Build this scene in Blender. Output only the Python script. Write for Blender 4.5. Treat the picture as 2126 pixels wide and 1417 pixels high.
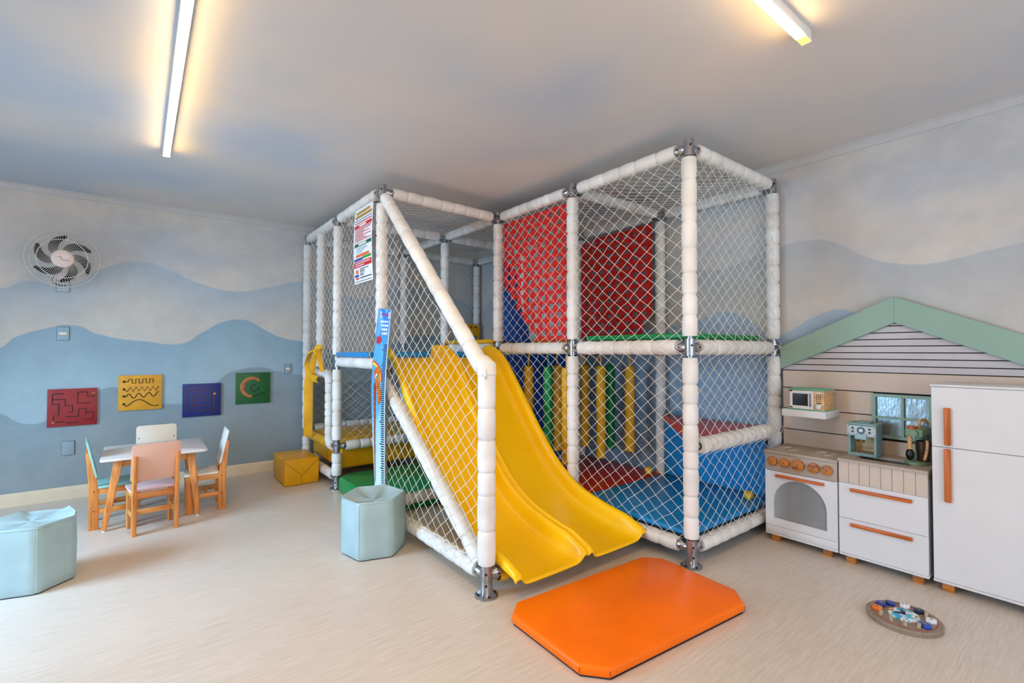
import bpy, bmesh, math, random
from mathutils import Vector, Matrix

for o in list(bpy.data.objects):
    bpy.data.objects.remove(o)
scene = bpy.context.scene
COL = scene.collection
rnd = random.Random(7)

# ------------------------------------------------------------------ camera
CZ = 1.34
cam_d = bpy.data.cameras.new('camera')
cam = bpy.data.objects.new('camera', cam_d)
COL.objects.link(cam)
cam_d.sensor_width = 36.0
cam_d.lens = 995.2 / 2126 * 36.0
cam_d.clip_start = 0.05
cam.location = (0, 0, CZ)
cam.rotation_euler = (math.radians(90 + 1.0737), 0, -math.radians(37.853))
scene.camera = cam

# ------------------------------------------------------------------ light and exposure
world = bpy.data.worlds.new('world')
scene.world = world
world.use_nodes = True
bg = world.node_tree.nodes['Background']
bg.inputs[0].default_value = (0.62, 0.78, 1.0, 1)
bg.inputs[1].default_value = 1.0
scene.view_settings.view_transform = 'Standard'
scene.view_settings.look = 'None'
scene.view_settings.exposure = 0.16
scene.view_settings.gamma = 1.0
scene.view_settings.use_curve_mapping = False


def area(name, loc, size, rot, power, color):
    d = bpy.data.lights.new(name, 'AREA')
    d.shape = 'RECTANGLE'
    d.size, d.size_y = size
    d.energy = power
    d.color = color
    o = bpy.data.objects.new(name, d)
    COL.objects.link(o)
    o.location = loc
    o.rotation_euler = rot
    return o


WIN_POWER, DOOR_POWER = 105, 60
# daylight through the opening in the left wall (shines +X) and the wide doorway behind the camera (shines +Y)
area('daylight_left', (-2.86, 3.6, 1.40), (1.8, 1.5), (0, -math.pi / 2 + 0.5, 0), WIN_POWER, (0.42, 0.70, 1.0)).data.spread = math.radians(120)
area('daylight_behind', (0.6, -2.06, 1.25), (5.0, 2.3), (math.pi / 2, 0, 0), DOOR_POWER, (0.92, 0.95, 1.0))
LED_STRENGTH = 54.0


# ------------------------------------------------------------------ materials
def lin(c):
    def f(v):
        v /= 255.0
        return v / 12.92 if v <= 0.04045 else ((v + 0.055) / 1.055) ** 2.4
    return (f(c[0]), f(c[1]), f(c[2]), 1.0)


class NT:
    def __init__(self, name):
        self.m = bpy.data.materials.new(name)
        self.m.use_nodes = True
        self.t = self.m.node_tree
        self.b = self.t.nodes['Principled BSDF']

    def n(self, kind, **kw):
        nd = self.t.nodes.new('ShaderNode' + kind)
        for k, v in kw.items():
            setattr(nd, k, v)
        return nd

    def link(self, a, b):
        self.t.links.new(a, b)

    def mix(self, fac, a, b, mode='MIX'):
        nd = self.n('Mix', data_type='RGBA', blend_type=mode)
        for sock, v in ((nd.inputs[0], fac), (nd.inputs[6], a), (nd.inputs[7], b)):
            if hasattr(v, 'links'):
                self.link(v, sock)
            else:
                sock.default_value = v
        return nd.outputs[2]

    def math(self, op, a, b=0.0, c=0.0, clamp=False):
        nd = self.n('Math', operation=op, use_clamp=clamp)
        for i, v in enumerate((a, b, c)):
            if hasattr(v, 'links'):
                self.link(v, nd.inputs[i])
            else:
                nd.inputs[i].default_value = v
        return nd.outputs[0]

    def coords(self, scale=(1, 1, 1), world=False, rot=(0, 0, 0)):
        mp = self.n('Mapping')
        mp.inputs['Scale'].default_value = scale
        mp.inputs['Rotation'].default_value = rot
        if world:
            src = self.n('NewGeometry').outputs['Position']
        else:
            src = self.n('TexCoord').outputs['Object']
        self.link(src, mp.inputs[0])
        return mp.outputs[0]

    def noise(self, vec, scale, detail=3.0, rough=0.5):
        nd = self.n('TexNoise')
        nd.inputs['Scale'].default_value = scale
        nd.inputs['Detail'].default_value = detail
        nd.inputs['Roughness'].default_value = rough
        self.link(vec, nd.inputs['Vector'])
        return nd.outputs[0]

    def ramp(self, fac, stops):
        nd = self.n('ValToRGB')
        el = nd.color_ramp.elements
        while len(el) < len(stops):
            el.new(0.5)
        for e, (p, c) in zip(el, stops):
            e.position = p
            e.color = c
        self.link(fac, nd.inputs[0])
        return nd.outputs[0]

    def bump(self, h, strength, dist=0.01):
        nd = self.n('Bump')
        nd.inputs['Strength'].default_value = strength
        nd.inputs['Distance'].default_value = dist
        self.link(h, nd.inputs['Height'])
        self.link(nd.outputs[0], self.b.inputs['Normal'])


MATS = {}


def mat(name, c, rough=0.5, metal=0.0, var=0.06, vs=6.0, bump=0.0, bs=60.0, coat=0.0, spec=0.5, scale=(1, 1, 1)):
    if name in MATS:
        return MATS[name]
    k = NT(name)
    v = k.coords(scale)
    c1 = lin(c)
    c2 = tuple(max(0, x * (1 - 2.2 * var)) for x in c1[:3]) + (1,)
    f = k.noise(v, vs)
    f2 = k.ramp(f, [(0.35, (0, 0, 0, 1)), (0.65, (1, 1, 1, 1))])
    k.link(k.mix(f2, c2, c1), k.b.inputs['Base Color'])
    k.b.inputs['Roughness'].default_value = rough
    k.b.inputs['Metallic'].default_value = metal
    k.b.inputs['Coat Weight'].default_value = coat
    k.b.inputs['Specular IOR Level'].default_value = spec
    if bump:
        k.bump(k.noise(v, bs, 2.0), bump, 0.004)
    MATS[name] = k.m
    return k.m


def wood(name, c, dark, axis='Z', rough=0.45, fine=1.0):
    if name in MATS:
        return MATS[name]
    k = NT(name)
    s = {'X': (1.5, 26, 26), 'Y': (26, 1.5, 26), 'Z': (26, 26, 1.5)}[axis]
    v = k.coords(tuple(x * fine for x in s))
    w = k.noise(v, 1.6, 4.0, 0.55)
    s2 = tuple(x * 3 for x in s)
    v2 = k.coords(s2)
    w2 = k.noise(v2, 1.5, 2.0)
    f = k.math('ADD', k.math('MULTIPLY', w, 0.7), k.math('MULTIPLY', w2, 0.3))
    col = k.ramp(f, [(0.36, lin(dark)), (0.5, lin(c)), (0.66, lin(tuple(min(255, x * 1.1) for x in c)))])
    k.link(col, k.b.inputs['Base Color'])
    k.b.inputs['Roughness'].default_value = rough
    MATS[name] = k.m
    return k.m


def mural(name, axis, base, layers, c0, c1):
    """painted hill silhouettes: each layer is a ridge curve (coordinate along the wall, height)"""
    k = NT(name)
    geo = k.n('NewGeometry').outputs['Position']
    sep = k.n('SeparateXYZ')
    k.link(geo, sep.inputs[0])
    u = sep.outputs[0 if axis == 'X' else 1]
    z = sep.outputs[2]
    pv = k.coords((1, 1, 1), world=True)
    fine = k.math('MULTIPLY', k.math('SUBTRACT', k.noise(pv, 9.0, 3.0), 0.5), 0.018)
    zz = k.math('ADD', z, fine)
    un = k.math('DIVIDE', k.math('SUBTRACT', u, c0), c1 - c0, clamp=True)
    cloud = k.noise(k.coords((0.55, 0.55, 1.5), world=True), 1.6, 4.0, 0.55)
    col = k.ramp(cloud, [(0.34, lin(base[1])), (0.6, lin(base[0]))])
    for pts, ctop, cbot, fade in layers:
        fc = k.n('FloatCurve')
        cu = fc.mapping.curves[0]
        pts = sorted(pts)
        P = [((p - c0) / (c1 - c0), h / 3.0) for p, h in pts]
        while len(cu.points) < len(P):
            cu.points.new(0.5, 0.5)
        for q, (a, b) in zip(cu.points, P):
            q.location = (min(1, max(0, a)), b)
            q.handle_type = 'AUTO'
        fc.mapping.update()
        k.link(un, fc.inputs['Value'])
        ridge = k.math('MULTIPLY', fc.outputs[0], 3.0)
        d = k.math('SUBTRACT', ridge, zz)
        inside = k.math('DIVIDE', k.math('ADD', d, 0.006), 0.012, clamp=True)
        dep = k.math('DIVIDE', d, fade, clamp=True)
        lc = k.mix(dep, lin(ctop), lin(cbot))
        col = k.mix(inside, col, lc)
    bl = k.noise(k.coords((1, 1, 1), world=True), 5.0, 5.0, 0.65)
    shade = k.ramp(bl, [(0.3, (0.90, 0.90, 0.90, 1)), (0.7, (1.04, 1.04, 1.04, 1))])
    k.link(k.mix(1.0, col, shade, 'MULTIPLY'), k.b.inputs['Base Color'])
    k.b.inputs['Roughness'].default_value = 0.75
    k.bump(k.noise(pv, 90.0, 3.0), 0.12, 0.004)
    return k.m


def emit(name, c, s):
    k = NT(name)
    k.b.inputs['Base Color'].default_value = lin(c)
    k.b.inputs['Emission Color'].default_value = lin(c)
    k.b.inputs['Emission Strength'].default_value = s
    MATS[name] = k.m
    return k.m


# ------------------------------------------------------------------ object helpers
def wloc(o):
    v = Vector((0, 0, 0))
    while o is not None:
        v += o.location
        o = o.parent
    return v


def link(name, me, material, parent):
    o = bpy.data.objects.new(name, me)
    COL.objects.link(o)
    if material is not None:
        me.materials.append(material)
    if parent is not None:
        o.parent = parent
    return o


class MB:
    """collects geometry in world (or a thing's own) coordinates and links it as one mesh object"""

    def __init__(self):
        self.v = []
        self.f = []

    def add(self, vs, fs):
        o = len(self.v)
        self.v += [tuple(p) for p in vs]
        self.f += [tuple(i + o for i in q) for q in fs]
        return self

    def box(self, x0, x1, y0, y1, z0, z1, m=None):
        vs = [Vector((x, y, z)) for z in (z0, z1) for y in (y0, y1) for x in (x0, x1)]
        if m is not None:
            vs = [m @ p for p in vs]
        return self.add(vs, [(0, 2, 3, 1), (4, 5, 7, 6), (0, 1, 5, 4), (2, 6, 7, 3), (0, 4, 6, 2), (1, 3, 7, 5)])

    def hexa(self, b, t):
        """bottom quad, top quad (same winding, counter-clockwise seen from above)"""
        return self.add(list(b) + list(t), [(3, 2, 1, 0), (4, 5, 6, 7), (0, 1, 5, 4), (1, 2, 6, 5), (2, 3, 7, 6), (3, 0, 4, 7)])

    def prism(self, poly, a0, a1, axis='Z'):
        def P(p, a):
            return {'Z': (p[0], p[1], a), 'X': (a, p[0], p[1]), 'Y': (p[0], a, p[1])}[axis]
        n = len(poly)
        vs = [P(p, a0) for p in poly] + [P(p, a1) for p in poly]
        return self.add(vs, [tuple(range(n))[::-1], tuple(range(n, 2 * n))] +
                        [(i, (i + 1) % n, n + (i + 1) % n, n + i) for i in range(n)])

    def plate_hole(self, outer, inner, a0, a1, axis='X'):
        def P(p, a):
            return {'Z': (p[0], p[1], a), 'X': (a, p[0], p[1]), 'Y': (p[0], a, p[1])}[axis]
        n = len(inner)
        vs = [P(p, a) for a in (a0, a1) for ring in (outer, inner) for p in ring]
        fs = []
        for i in range(n):
            j = (i + 1) % n
            fs += [(i, j, n + j, n + i), (2 * n + i, 3 * n + i, 3 * n + j, 2 * n + j),
                   (i, 2 * n + i, 2 * n + j, j), (n + i, n + j, 3 * n + j, 3 * n + i)]
        return self.add(vs, fs)

    def lathe(self, p0, p1, prof, n=16, cap=True):
        """prof: list of (t along p0->p1 in metres, radius)"""
        p0, p1 = Vector(p0), Vector(p1)
        d = (p1 - p0).normalized()
        a = d.orthogonal().normalized()
        b = d.cross(a)
        vs = []
        for t, r in prof:
            for i in range(n):
                w = 2 * math.pi * i / n
                vs.append(p0 + d * t + (a * math.cos(w) + b * math.sin(w)) * r)
        fs = []
        for k in range(len(prof) - 1):
            for i in range(n):
                j = (i + 1) % n
                fs.append((k * n + i, k * n + j, (k + 1) * n + j, (k + 1) * n + i))
        if cap:
            fs.append(tuple(range(n))[::-1])
            e = (len(prof) - 1) * n
            fs.append(tuple(range(e, e + n)))
        return self.add(vs, fs)

    def cyl(self, p0, p1, r, n=16):
        L = (Vector(p1) - Vector(p0)).length
        return self.lathe(p0, p1, [(0, r), (L, r)], n)

    def tube(self, pts, r, n=6, closed=False):
        pts = [Vector(p) for p in pts]
        N = len(pts)
        rs = r if isinstance(r, (list, tuple)) else [r] * N
        vs = []
        up = None
        for i, p in enumerate(pts):
            if closed:
                t = pts[(i + 1) % N] - pts[i - 1]
            else:
                t = pts[min(i + 1, N - 1)] - pts[max(i - 1, 0)]
            t.normalize()
            if up is None:
                up = t.orthogonal().normalized()
            up = (up - t * up.dot(t))
            if up.length < 1e-6:
                up = t.orthogonal()
            up.normalize()
            b = t.cross(up)
            for j in range(n):
                w = 2 * math.pi * j / n
                vs.append(p + (up * math.cos(w) + b * math.sin(w)) * rs[i])
        fs = []
        for i in range(N if closed else N - 1):
            i2 = (i + 1) % N
            for j in range(n):
                j2 = (j + 1) % n
                fs.append((i * n + j, i * n + j2, i2 * n + j2, i2 * n + j))
        if not closed:
            fs.append(tuple(range(n))[::-1])
            fs.append(tuple(range((N - 1) * n, N * n)))
        return self.add(vs, fs)

    def sphere(self, c, r, nu=20, nv=12, sc=(1, 1, 1)):
        c = Vector(c)
        vs = [c + Vector((0, 0, r * sc[2]))]
        for k in range(1, nv):
            a = math.pi * k / nv
            for i in range(nu):
                w = 2 * math.pi * i / nu
                vs.append(c + Vector((r * sc[0] * math.sin(a) * math.cos(w), r * sc[1] * math.sin(a) * math.sin(w), r * sc[2] * math.cos(a))))
        vs.append(c - Vector((0, 0, r * sc[2])))
        fs = []
        for i in range(nu):
            fs.append((0, 1 + i, 1 + (i + 1) % nu))
            e = len(vs) - 1
            fs.append((e, 1 + (nv - 2) * nu + (i + 1) % nu, 1 + (nv - 2) * nu + i))
        for k in range(nv - 2):
            for i in range(nu):
                j = (i + 1) % nu
                fs.append((1 + k * nu + i, 1 + (k + 1) * nu + i, 1 + (k + 1) * nu + j, 1 + k * nu + j))
        return self.add(vs, fs)

    def grid(self, rows, closed_u=False):
        """rows: list of equally long rows of points"""
        n = len(rows[0])
        vs = [p for r in rows for p in r]
        fs = []
        for i in range(len(rows) - 1):
            for j in range(n if closed_u else n - 1):
                j2 = (j + 1) % n
                fs.append((i * n + j, i * n + j2, (i + 1) * n + j2, (i + 1) * n + j))
        return self.add(vs, fs)

    def build(self, name, material, parent=None, smooth=False, bevel=0.0, seg=2, fix=True, angle=35):
        off = wloc(parent) if parent is not None else Vector((0, 0, 0))
        me = bpy.data.meshes.new(name)
        me.from_pydata([(p[0] - off.x, p[1] - off.y, p[2] - off.z) for p in self.v], [], self.f)
        if bevel or fix:
            bm = bmesh.new()
            bm.from_mesh(me)
            if fix:
                bmesh.ops.recalc_face_normals(bm, faces=bm.faces)
            if bevel:
                es = [e for e in bm.edges if len(e.link_faces) == 2 and e.calc_face_angle(0) > math.radians(angle)]
                bmesh.ops.bevel(bm, geom=es, offset=bevel, segments=seg, affect='EDGES', profile=0.5)
            bm.to_mesh(me)
            bm.free()
        if smooth or bevel:
            for p in me.polygons:
                p.use_smooth = True
            try:
                me.set_sharp_from_angle(angle=math.radians(40))
            except Exception:
                pass
        return link(name, me, material, parent)


def tag(o, label=None, cat=None, group=None, kind=None):
    if label:
        o['label'] = label
    if cat:
        o['category'] = cat
    if group:
        o['group'] = group
    if kind:
        o['kind'] = kind
    return o


def thing(name, label, cat, loc=(0, 0, 0), group=None):
    o = bpy.data.objects.new(name, None)
    COL.objects.link(o)
    o.location = loc
    o.empty_display_size = 0.1
    return tag(o, label, cat, group)


def copy_tree(o, parent=None):
    c = o.copy()
    COL.objects.link(c)
    c.parent = parent
    for ch in o.children:
        copy_tree(ch, c)
    return c


_txt = {}


def text_mesh(s, size):
    cu = bpy.data.curves.new('txt', 'FONT')
    cu.body = s
    cu.size = size
    cu.align_x = 'CENTER'
    cu.align_y = 'CENTER'
    cu.resolution_u = 3
    ob = bpy.data.objects.new('txt', cu)
    COL.objects.link(ob)
    bpy.context.view_layer.update()
    me = bpy.data.meshes.new_from_object(ob.evaluated_get(bpy.context.evaluated_depsgraph_get()))
    v = [tuple(p.co) for p in me.vertices]
    f = [tuple(p.vertices) for p in me.polygons]
    bpy.data.objects.remove(ob)
    bpy.data.curves.remove(cu)
    bpy.data.meshes.remove(me)
    return v, f


def smoothpath(pts, k=8):
    P = [Vector(p) for p in pts]
    out = []
    for i in range(len(P) - 1):
        p0, p1, p2, p3 = P[max(i - 1, 0)], P[i], P[i + 1], P[min(i + 2, len(P) - 1)]
        for j in range(k):
            t = j / k
            out.append(0.5 * ((2 * p1) + (p2 - p0) * t + (2 * p0 - 5 * p1 + 4 * p2 - p3) * t * t + (3 * p1 - p0 - 3 * p2 + p3) * t ** 3))
    out.append(P[-1])
    return out


# ------------------------------------------------------------------ room
XR, YB, ZC = 3.935, 5.91, 2.784
XL, YF = -2.9, -2.1

# floor: printed vinyl with streaks along X
k = NT('floor_vinyl')
st = k.noise(k.coords((5.0, 90, 1), world=True), 1.0, 4.0, 0.62)
st2 = k.noise(k.coords((11.0, 240, 1), world=True), 1.0, 3.0, 0.6)
big = k.noise(k.coords((0.5, 1.6, 1), world=True), 1.0, 2.0)
f = k.math('ADD', k.math('ADD', k.math('MULTIPLY', st, 0.5), k.math('MULTIPLY', st2, 0.35)), k.math('MULTIPLY', big, 0.15))
col = k.ramp(f, [(0.30, lin((188, 174, 160))), (0.5, lin((208, 196, 183))), (0.70, lin((222, 212, 202)))])
k.link(col, k.b.inputs['Base Color'])
k.b.inputs['Roughness'].default_value = 0.34
k.b.inputs['Specular IOR Level'].default_value = 0.45
k.bump(st2, 0.06, 0.002)
tag(MB().box(XL - 0.1, XR + 0.1, YF - 0.1, YB + 0.1, -0.1, 0).build('floor', k.m), kind='structure')

# ceiling: painted soft clouds, plus warm lamplight tinted into the colour along X
k = NT('ceiling_paint_lamp_tint')
cl = k.noise(k.coords((1, 1, 1), world=True), 0.75, 3.0, 0.5)
sx_ = k.n('SeparateXYZ')
k.link(k.n('NewGeometry').outputs['Position'], sx_.inputs[0])
cl = k.math('ADD', cl, k.math('MULTIPLY', k.math('SUBTRACT', k.math('MINIMUM', sx_.outputs[0], 1.6), 0.5), 0.09))
col = k.ramp(cl, [(0.36, lin((188, 198, 212))), (0.5, lin((206, 206, 208))), (0.64, lin((216, 210, 206)))])
k.link(col, k.b.inputs['Base Color'])
k.b.inputs['Roughness'].default_value = 0.8
tag(MB().box(XL - 0.1, XR + 0.1, YF - 0.1, YB + 0.1, ZC, ZC + 0.1).build('ceiling', k.m), kind='structure')

F_, YAW, PT = 995.2, math.radians(37.853), math.radians(1.0737)
_fw = Vector((math.sin(YAW) * math.cos(PT), math.cos(YAW) * math.cos(PT), math.sin(PT)))
_rt = Vector((math.cos(YAW), -math.sin(YAW), 0))
_up = _rt.cross(_fw)


def ray(x, y):
    return _fw + _rt * ((x - 1063) / F_) - _up * ((y - 708.5) / F_)


def on_y(x, y, Y):        # point of the plane Y seen at a photo pixel
    d = ray(x, y)
    return Vector((0, 0, CZ)) + d * (Y / d.y)


def on_x(x, y, X):
    d = ray(x, y)
    return Vector((0, 0, CZ)) + d * (X / d.x)


def ridge_b(pts):
    return [(on_y(x, y, YB).x, on_y(x, y, YB).z) for x, y in pts]


def ridge_r(pts):
    return [(on_x(x, y, XR).y, on_x(x, y, XR).z) for x, y in pts]


back_layers = [
    (ridge_b([(0, 597), (60, 582), (130, 592), (205, 560), (290, 543), (350, 560), (420, 590), (490, 605), (560, 595), (625, 585)]) + [(2.2, 2.0), (2.9, 2.2), (3.9, 1.95), (-1.5, 2.05), (-2.8, 1.9)],
     (168, 184, 196), (196, 194, 188), 0.42),
    (ridge_b([(0, 722), (30, 700), (100, 680), (150, 674), (200, 692), (260, 704), (310, 709), (370, 714), (420, 690), (470, 666), (505, 663), (545, 682), (590, 702), (625, 708)]) + [(2.2, 1.3), (3.0, 1.55), (3.9, 1.4), (-1.5, 1.25), (-2.8, 1.5)],
     (140, 169, 186), (158, 184, 196), 0.5),
    (ridge_b([(0, 858), (40, 877), (80, 878), (98, 871), (150, 840), (204, 811), (235, 803), (285, 815), (336, 836), (376, 837), (420, 815), (450, 793), (483, 771), (534, 762), (582, 771), (626, 778)]) + [(2.2, 0.95), (3.0, 1.15), (3.9, 0.9), (-1.5, 0.85), (-2.8, 1.1)],
     (134, 155, 166), (142, 154, 158), 0.5)]
right_layers = [
    (ridge_r([(1447, 561), (1492, 561), (1540, 545), (1581, 526), (1620, 512), (1660, 500), (1700, 497), (1740, 506), (1790, 530), (1850, 545), (1910, 548), (1970, 540), (2040, 522), (2126, 502)]) + [(5.9, 1.9), (4.6, 2.2), (3.6, 2.0), (-0.6, 2.2), (-2.0, 1.9)],
     (176, 181, 185), (194, 190, 184), 0.45),
    (ridge_r([(1447, 667), (1476, 653), (1505, 648), (1530, 651), (1572, 677), (1597, 693), (1622, 693), (1653, 679), (1687, 659), (1718, 647), (1743, 641), (1772, 650), (1850, 690), (1990, 745), (2126, 720)]) + [(5.9, 1.4), (4.6, 1.2), (3.6, 1.55), (-0.6, 1.5), (-2.0, 1.2)],
     (158, 178, 196), (150, 176, 200), 0.45),
    ([(5.9, 0.9), (4.6, 0.75), (3.6, 0.95), (2.7, 0.8), (1.7, 0.7), (0.6, 0.8), (-2.0, 0.7)], (128, 156, 186), (136, 158, 178), 0.5)]
m_back = mural('mural_back_wall', 'X', ((208, 203, 196), (186, 190, 196)), back_layers, -2.9, 3.95)
m_right = mural('mural_right_wall', 'Y', ((206, 201, 194), (186, 190, 196)), right_layers, -2.1, 5.95)
m_plain = mat('wall_paint_plain', (208, 206, 202), 0.75, bump=0.1, bs=90)
tag(MB().box(XL - 0.1, XR + 0.1, YB, YB + 0.12, 0, ZC).build('wall_back', m_back), kind='structure')
tag(MB().box(XR, XR + 0.12, YF - 0.1, YB, 0, ZC).build('wall_right', m_right), kind='structure')
# left wall with a wide window opening, front wall (behind the camera) with a wide doorway
wl = MB().box(XL - 0.12, XL, YF - 0.1, 2.8, 0, ZC).box(XL - 0.12, XL, 4.4, YB, 0, ZC).box(XL - 0.12, XL, 2.8, 4.4, 2.35, ZC).box(XL - 0.12, XL, 2.8, 4.4, 0, 0.45)
tag(wl.build('wall_left', m_plain), kind='structure')
wf = MB().box(XL, -2.0, YF - 0.12, YF, 0, ZC).box(3.2, XR, YF - 0.12, YF, 0, ZC).box(-2.0, 3.2, YF - 0.12, YF, 2.5, ZC)
tag(wf.build('wall_front', m_plain), kind='structure')
m_alu = mat('window_white_metal', (225, 226, 226), 0.4, var=0.02)
fr = MB()
for y in (2.8, 3.575, 4.35):
    fr.box(XL - 0.11, XL - 0.06, y, y + 0.05, 0.45, 2.35)
fr.box(XL - 0.11, XL - 0.06, 2.85, 4.35, 2.3, 2.35)
tag(fr.build('window_1', m_alu), kind='structure')
fr = MB()
for x in (-2.0, -0.3, 1.44, 3.14):
    fr.box(x, x + 0.06, YF - 0.09, YF - 0.04, 0, 2.5)
tag(fr.build('window_2', m_alu), kind='structure')

m_base = mat('baseboard_cream', (226, 208, 178), 0.5, var=0.03)
bb = MB().prism([(YB, 0.0), (YB - 0.018, 0.0), (YB - 0.018, 0.085), (YB - 0.013, 0.092), (YB - 0.013, 0.1), (YB - 0.006, 0.112), (YB, 0.112)], XL, XR, 'X')
tag(bb.build('baseboard_back', m_base), kind='structure')
m_corn = mat('cornice_white', (196, 195, 194), 0.7, var=0.02)


def cornice(d):
    return [(0, 0), (d, 0), (d, -0.008), (d * 0.75, -0.014), (d * 0.4, -0.034), (d * 0.3, -0.046), (d * 0.15, -0.052), (0, -0.052)]


tag(MB().prism([(YB - a, ZC + b) for a, b in cornice(0.045)], XL, XR, 'X').build('trim_1', m_corn), kind='structure')
tag(MB().prism([(XR - a, ZC + b) for a, b in cornice(0.045)], YF, YB - 0.046, 'Y').build('trim_2', m_corn), kind='structure')

# ------------------------------------------------------------------ ceiling light bars
m_led = emit('led_diffuser_warm', (255, 208, 140), LED_STRENGTH)
m_lede = emit('led_diffuser_dim_end', (255, 226, 120), 1.0)
m_ledb = mat('led_body_white', (232, 230, 226), 0.45, var=0.02)


def led(label, x0, x1, y0, y1):
    t = thing('linear_ceiling_light', label, 'ceiling light', ((x0 + x1) / 2, (y0 + y1) / 2, ZC), 'warm linear ceiling lights')
    MB().box(x0, x1, y0, y1, ZC - 0.046, ZC - 0.001).build('housing', m_ledb, t, bevel=0.002)
    e = 0.003
    xe, yw = (x1 - 0.06, y1) if x1 - x0 > y1 - y0 else (x1, y1)
    MB().box(x0 + e, xe - e, y0 + e, y1 - e, ZC - 0.056, ZC - 0.0462).build('diffuser', m_led, t)
    if xe != x1:
        MB().box(xe - e, x1 - e, y0 + e, y1 - e, ZC - 0.056, ZC - 0.0462).build('diffuser_end', m_lede, t)
    ex = 0.012
    if x1 - x0 > y1 - y0:
        MB().box(x1 + 0.0005, x1 + 0.004, y0, y1, ZC - 0.056, ZC - 0.001).build('end_cap', m_ledb, t)
    else:
        MB().box(x0, x1, y1 + 0.0005, y1 + 0.004, ZC - 0.056, ZC - 0.001).build('end_cap', m_ledb, t)


led('warm glowing light bar on the ceiling above the fan wall side', 0.116, 0.158, 1.2, 4.215)
led('warm glowing light bar end on the ceiling nearest the play kitchen', -2.0, 2.37, 0.856, 0.897)

# ------------------------------------------------------------------ play structure
k = NT('foam_sleeve_white')
v = k.coords((1, 1, 1))
rings = k.noise(k.coords((20, 20, 160)), 1.2, 2.0)
k.link(k.ramp(k.noise(v, 5.0), [(0.3, lin((214, 210, 204))), (0.65, lin((236, 234, 230)))]), k.b.inputs['Base Color'])
k.b.inputs['Roughness'].default_value = 0.62
k.bump(rings, 0.25, 0.004)
m_foam = k.m
m_foamy = mat('foam_sleeve_yellow', (232, 178, 28), 0.45, var=0.06, bump=0.15, bs=40)
m_galv = mat('galvanised_steel', (176, 178, 182), 0.28, 0.9, var=0.12, vs=20, bump=0.08, bs=70)
m_screw = mat('dark_socket_screw', (34, 34, 36), 0.5, 0.4)
m_net = mat('net_cord_white', (232, 228, 218), 0.7, var=0.03)

PLAY = thing('playground_cage', 'tall indoor playground cage of white padded pipes and white netting', 'playground', (2.72, 3.72, 0))


def sleeve(p0, p1, r=0.047, seg=0.14, material=None, name='foam_sleeve', lo=True):
    p0, p1 = Vector(p0), Vector(p1)
    L = (p1 - p0).length
    n = max(1, int(round(L / seg)))
    cuts = [0.0]
    for i in range(1, n):
        cuts.append(L * i / n + rnd.uniform(-0.22, 0.22) * L / n)
    cuts.append(L)
    prof = [(0, 0.026), (0, r * 0.93)]
    for i in range(n):
        a, b = cuts[i], cuts[i + 1]
        w = b - a
        e = min(0.022, w * 0.2)
        pin = r * rnd.uniform(0.78, 0.85)
        fl = r * rnd.uniform(0.98, 1.04)
        if i:
            prof += [(a + 0.0008, pin), (a + e * 0.35, r * 0.93)]
        prof += [(a + e, r * 0.985), (a + w * 0.4, fl), (a + w * 0.6, fl), (b - e, r * 0.985)]
        if i < n - 1:
            prof += [(b - e * 0.35, r * 0.93), (b - 0.0008, pin)]
    prof += [(L, r * 0.93), (L, 0.026)]
    return MB().lathe(p0, p1, prof, 16, cap=False).build(name, material or m_foam, PLAY, smooth=True)


def pipe(p0, p1, r=0.021):
    return MB().cyl(p0, p1, r, 14).build('pipe', m_galv, PLAY, smooth=True)


def clamp(p, dirs, vert=0.055, up=True):
    """galvanised key-clamp fitting: upright collar with a socket to each side"""
    x, y, z = p
    mb = MB()
    mb.lathe((x, y, z - vert), (x, y, z + vert), [(0, 0.027), (0.002, 0.031), (2 * vert - 0.002, 0.031), (2 * vert, 0.027)], 18)
    sc = MB()
    for d in dirs:
        d = Vector(d).normalized()
        q = Vector(p)
        mb.lathe(q + d * 0.02, q + d * 0.082, [(0, 0.027), (0.03, 0.028), (0.034, 0.031), (0.06, 0.031), (0.062, 0.027)], 16)
        s = Vector((-d.y, d.x, 0)) if abs(d.z) < 0.5 else Vector((1, 0, 0))
        if s.dot(Vector((-0.61, -0.79, 0))) < 0:
            s = -s
        sc.cyl(q + d * 0.062 + s * 0.028, q + d * 0.062 + s * 0.034, 0.006, 10)
    s = Vector((-0.61, -0.79, 0))
    sc.cyl(Vector(p) + s * 0.029 + Vector((0, 0, 0.012)), Vector(p) + s * 0.0345 + Vector((0, 0, 0.012)), 0.007, 10)
    c = mb.build('clamp', m_galv, PLAY, smooth=True)
    tag(sc.build('set_screws', m_screw, c), kind='stuff')
    return c


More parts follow.
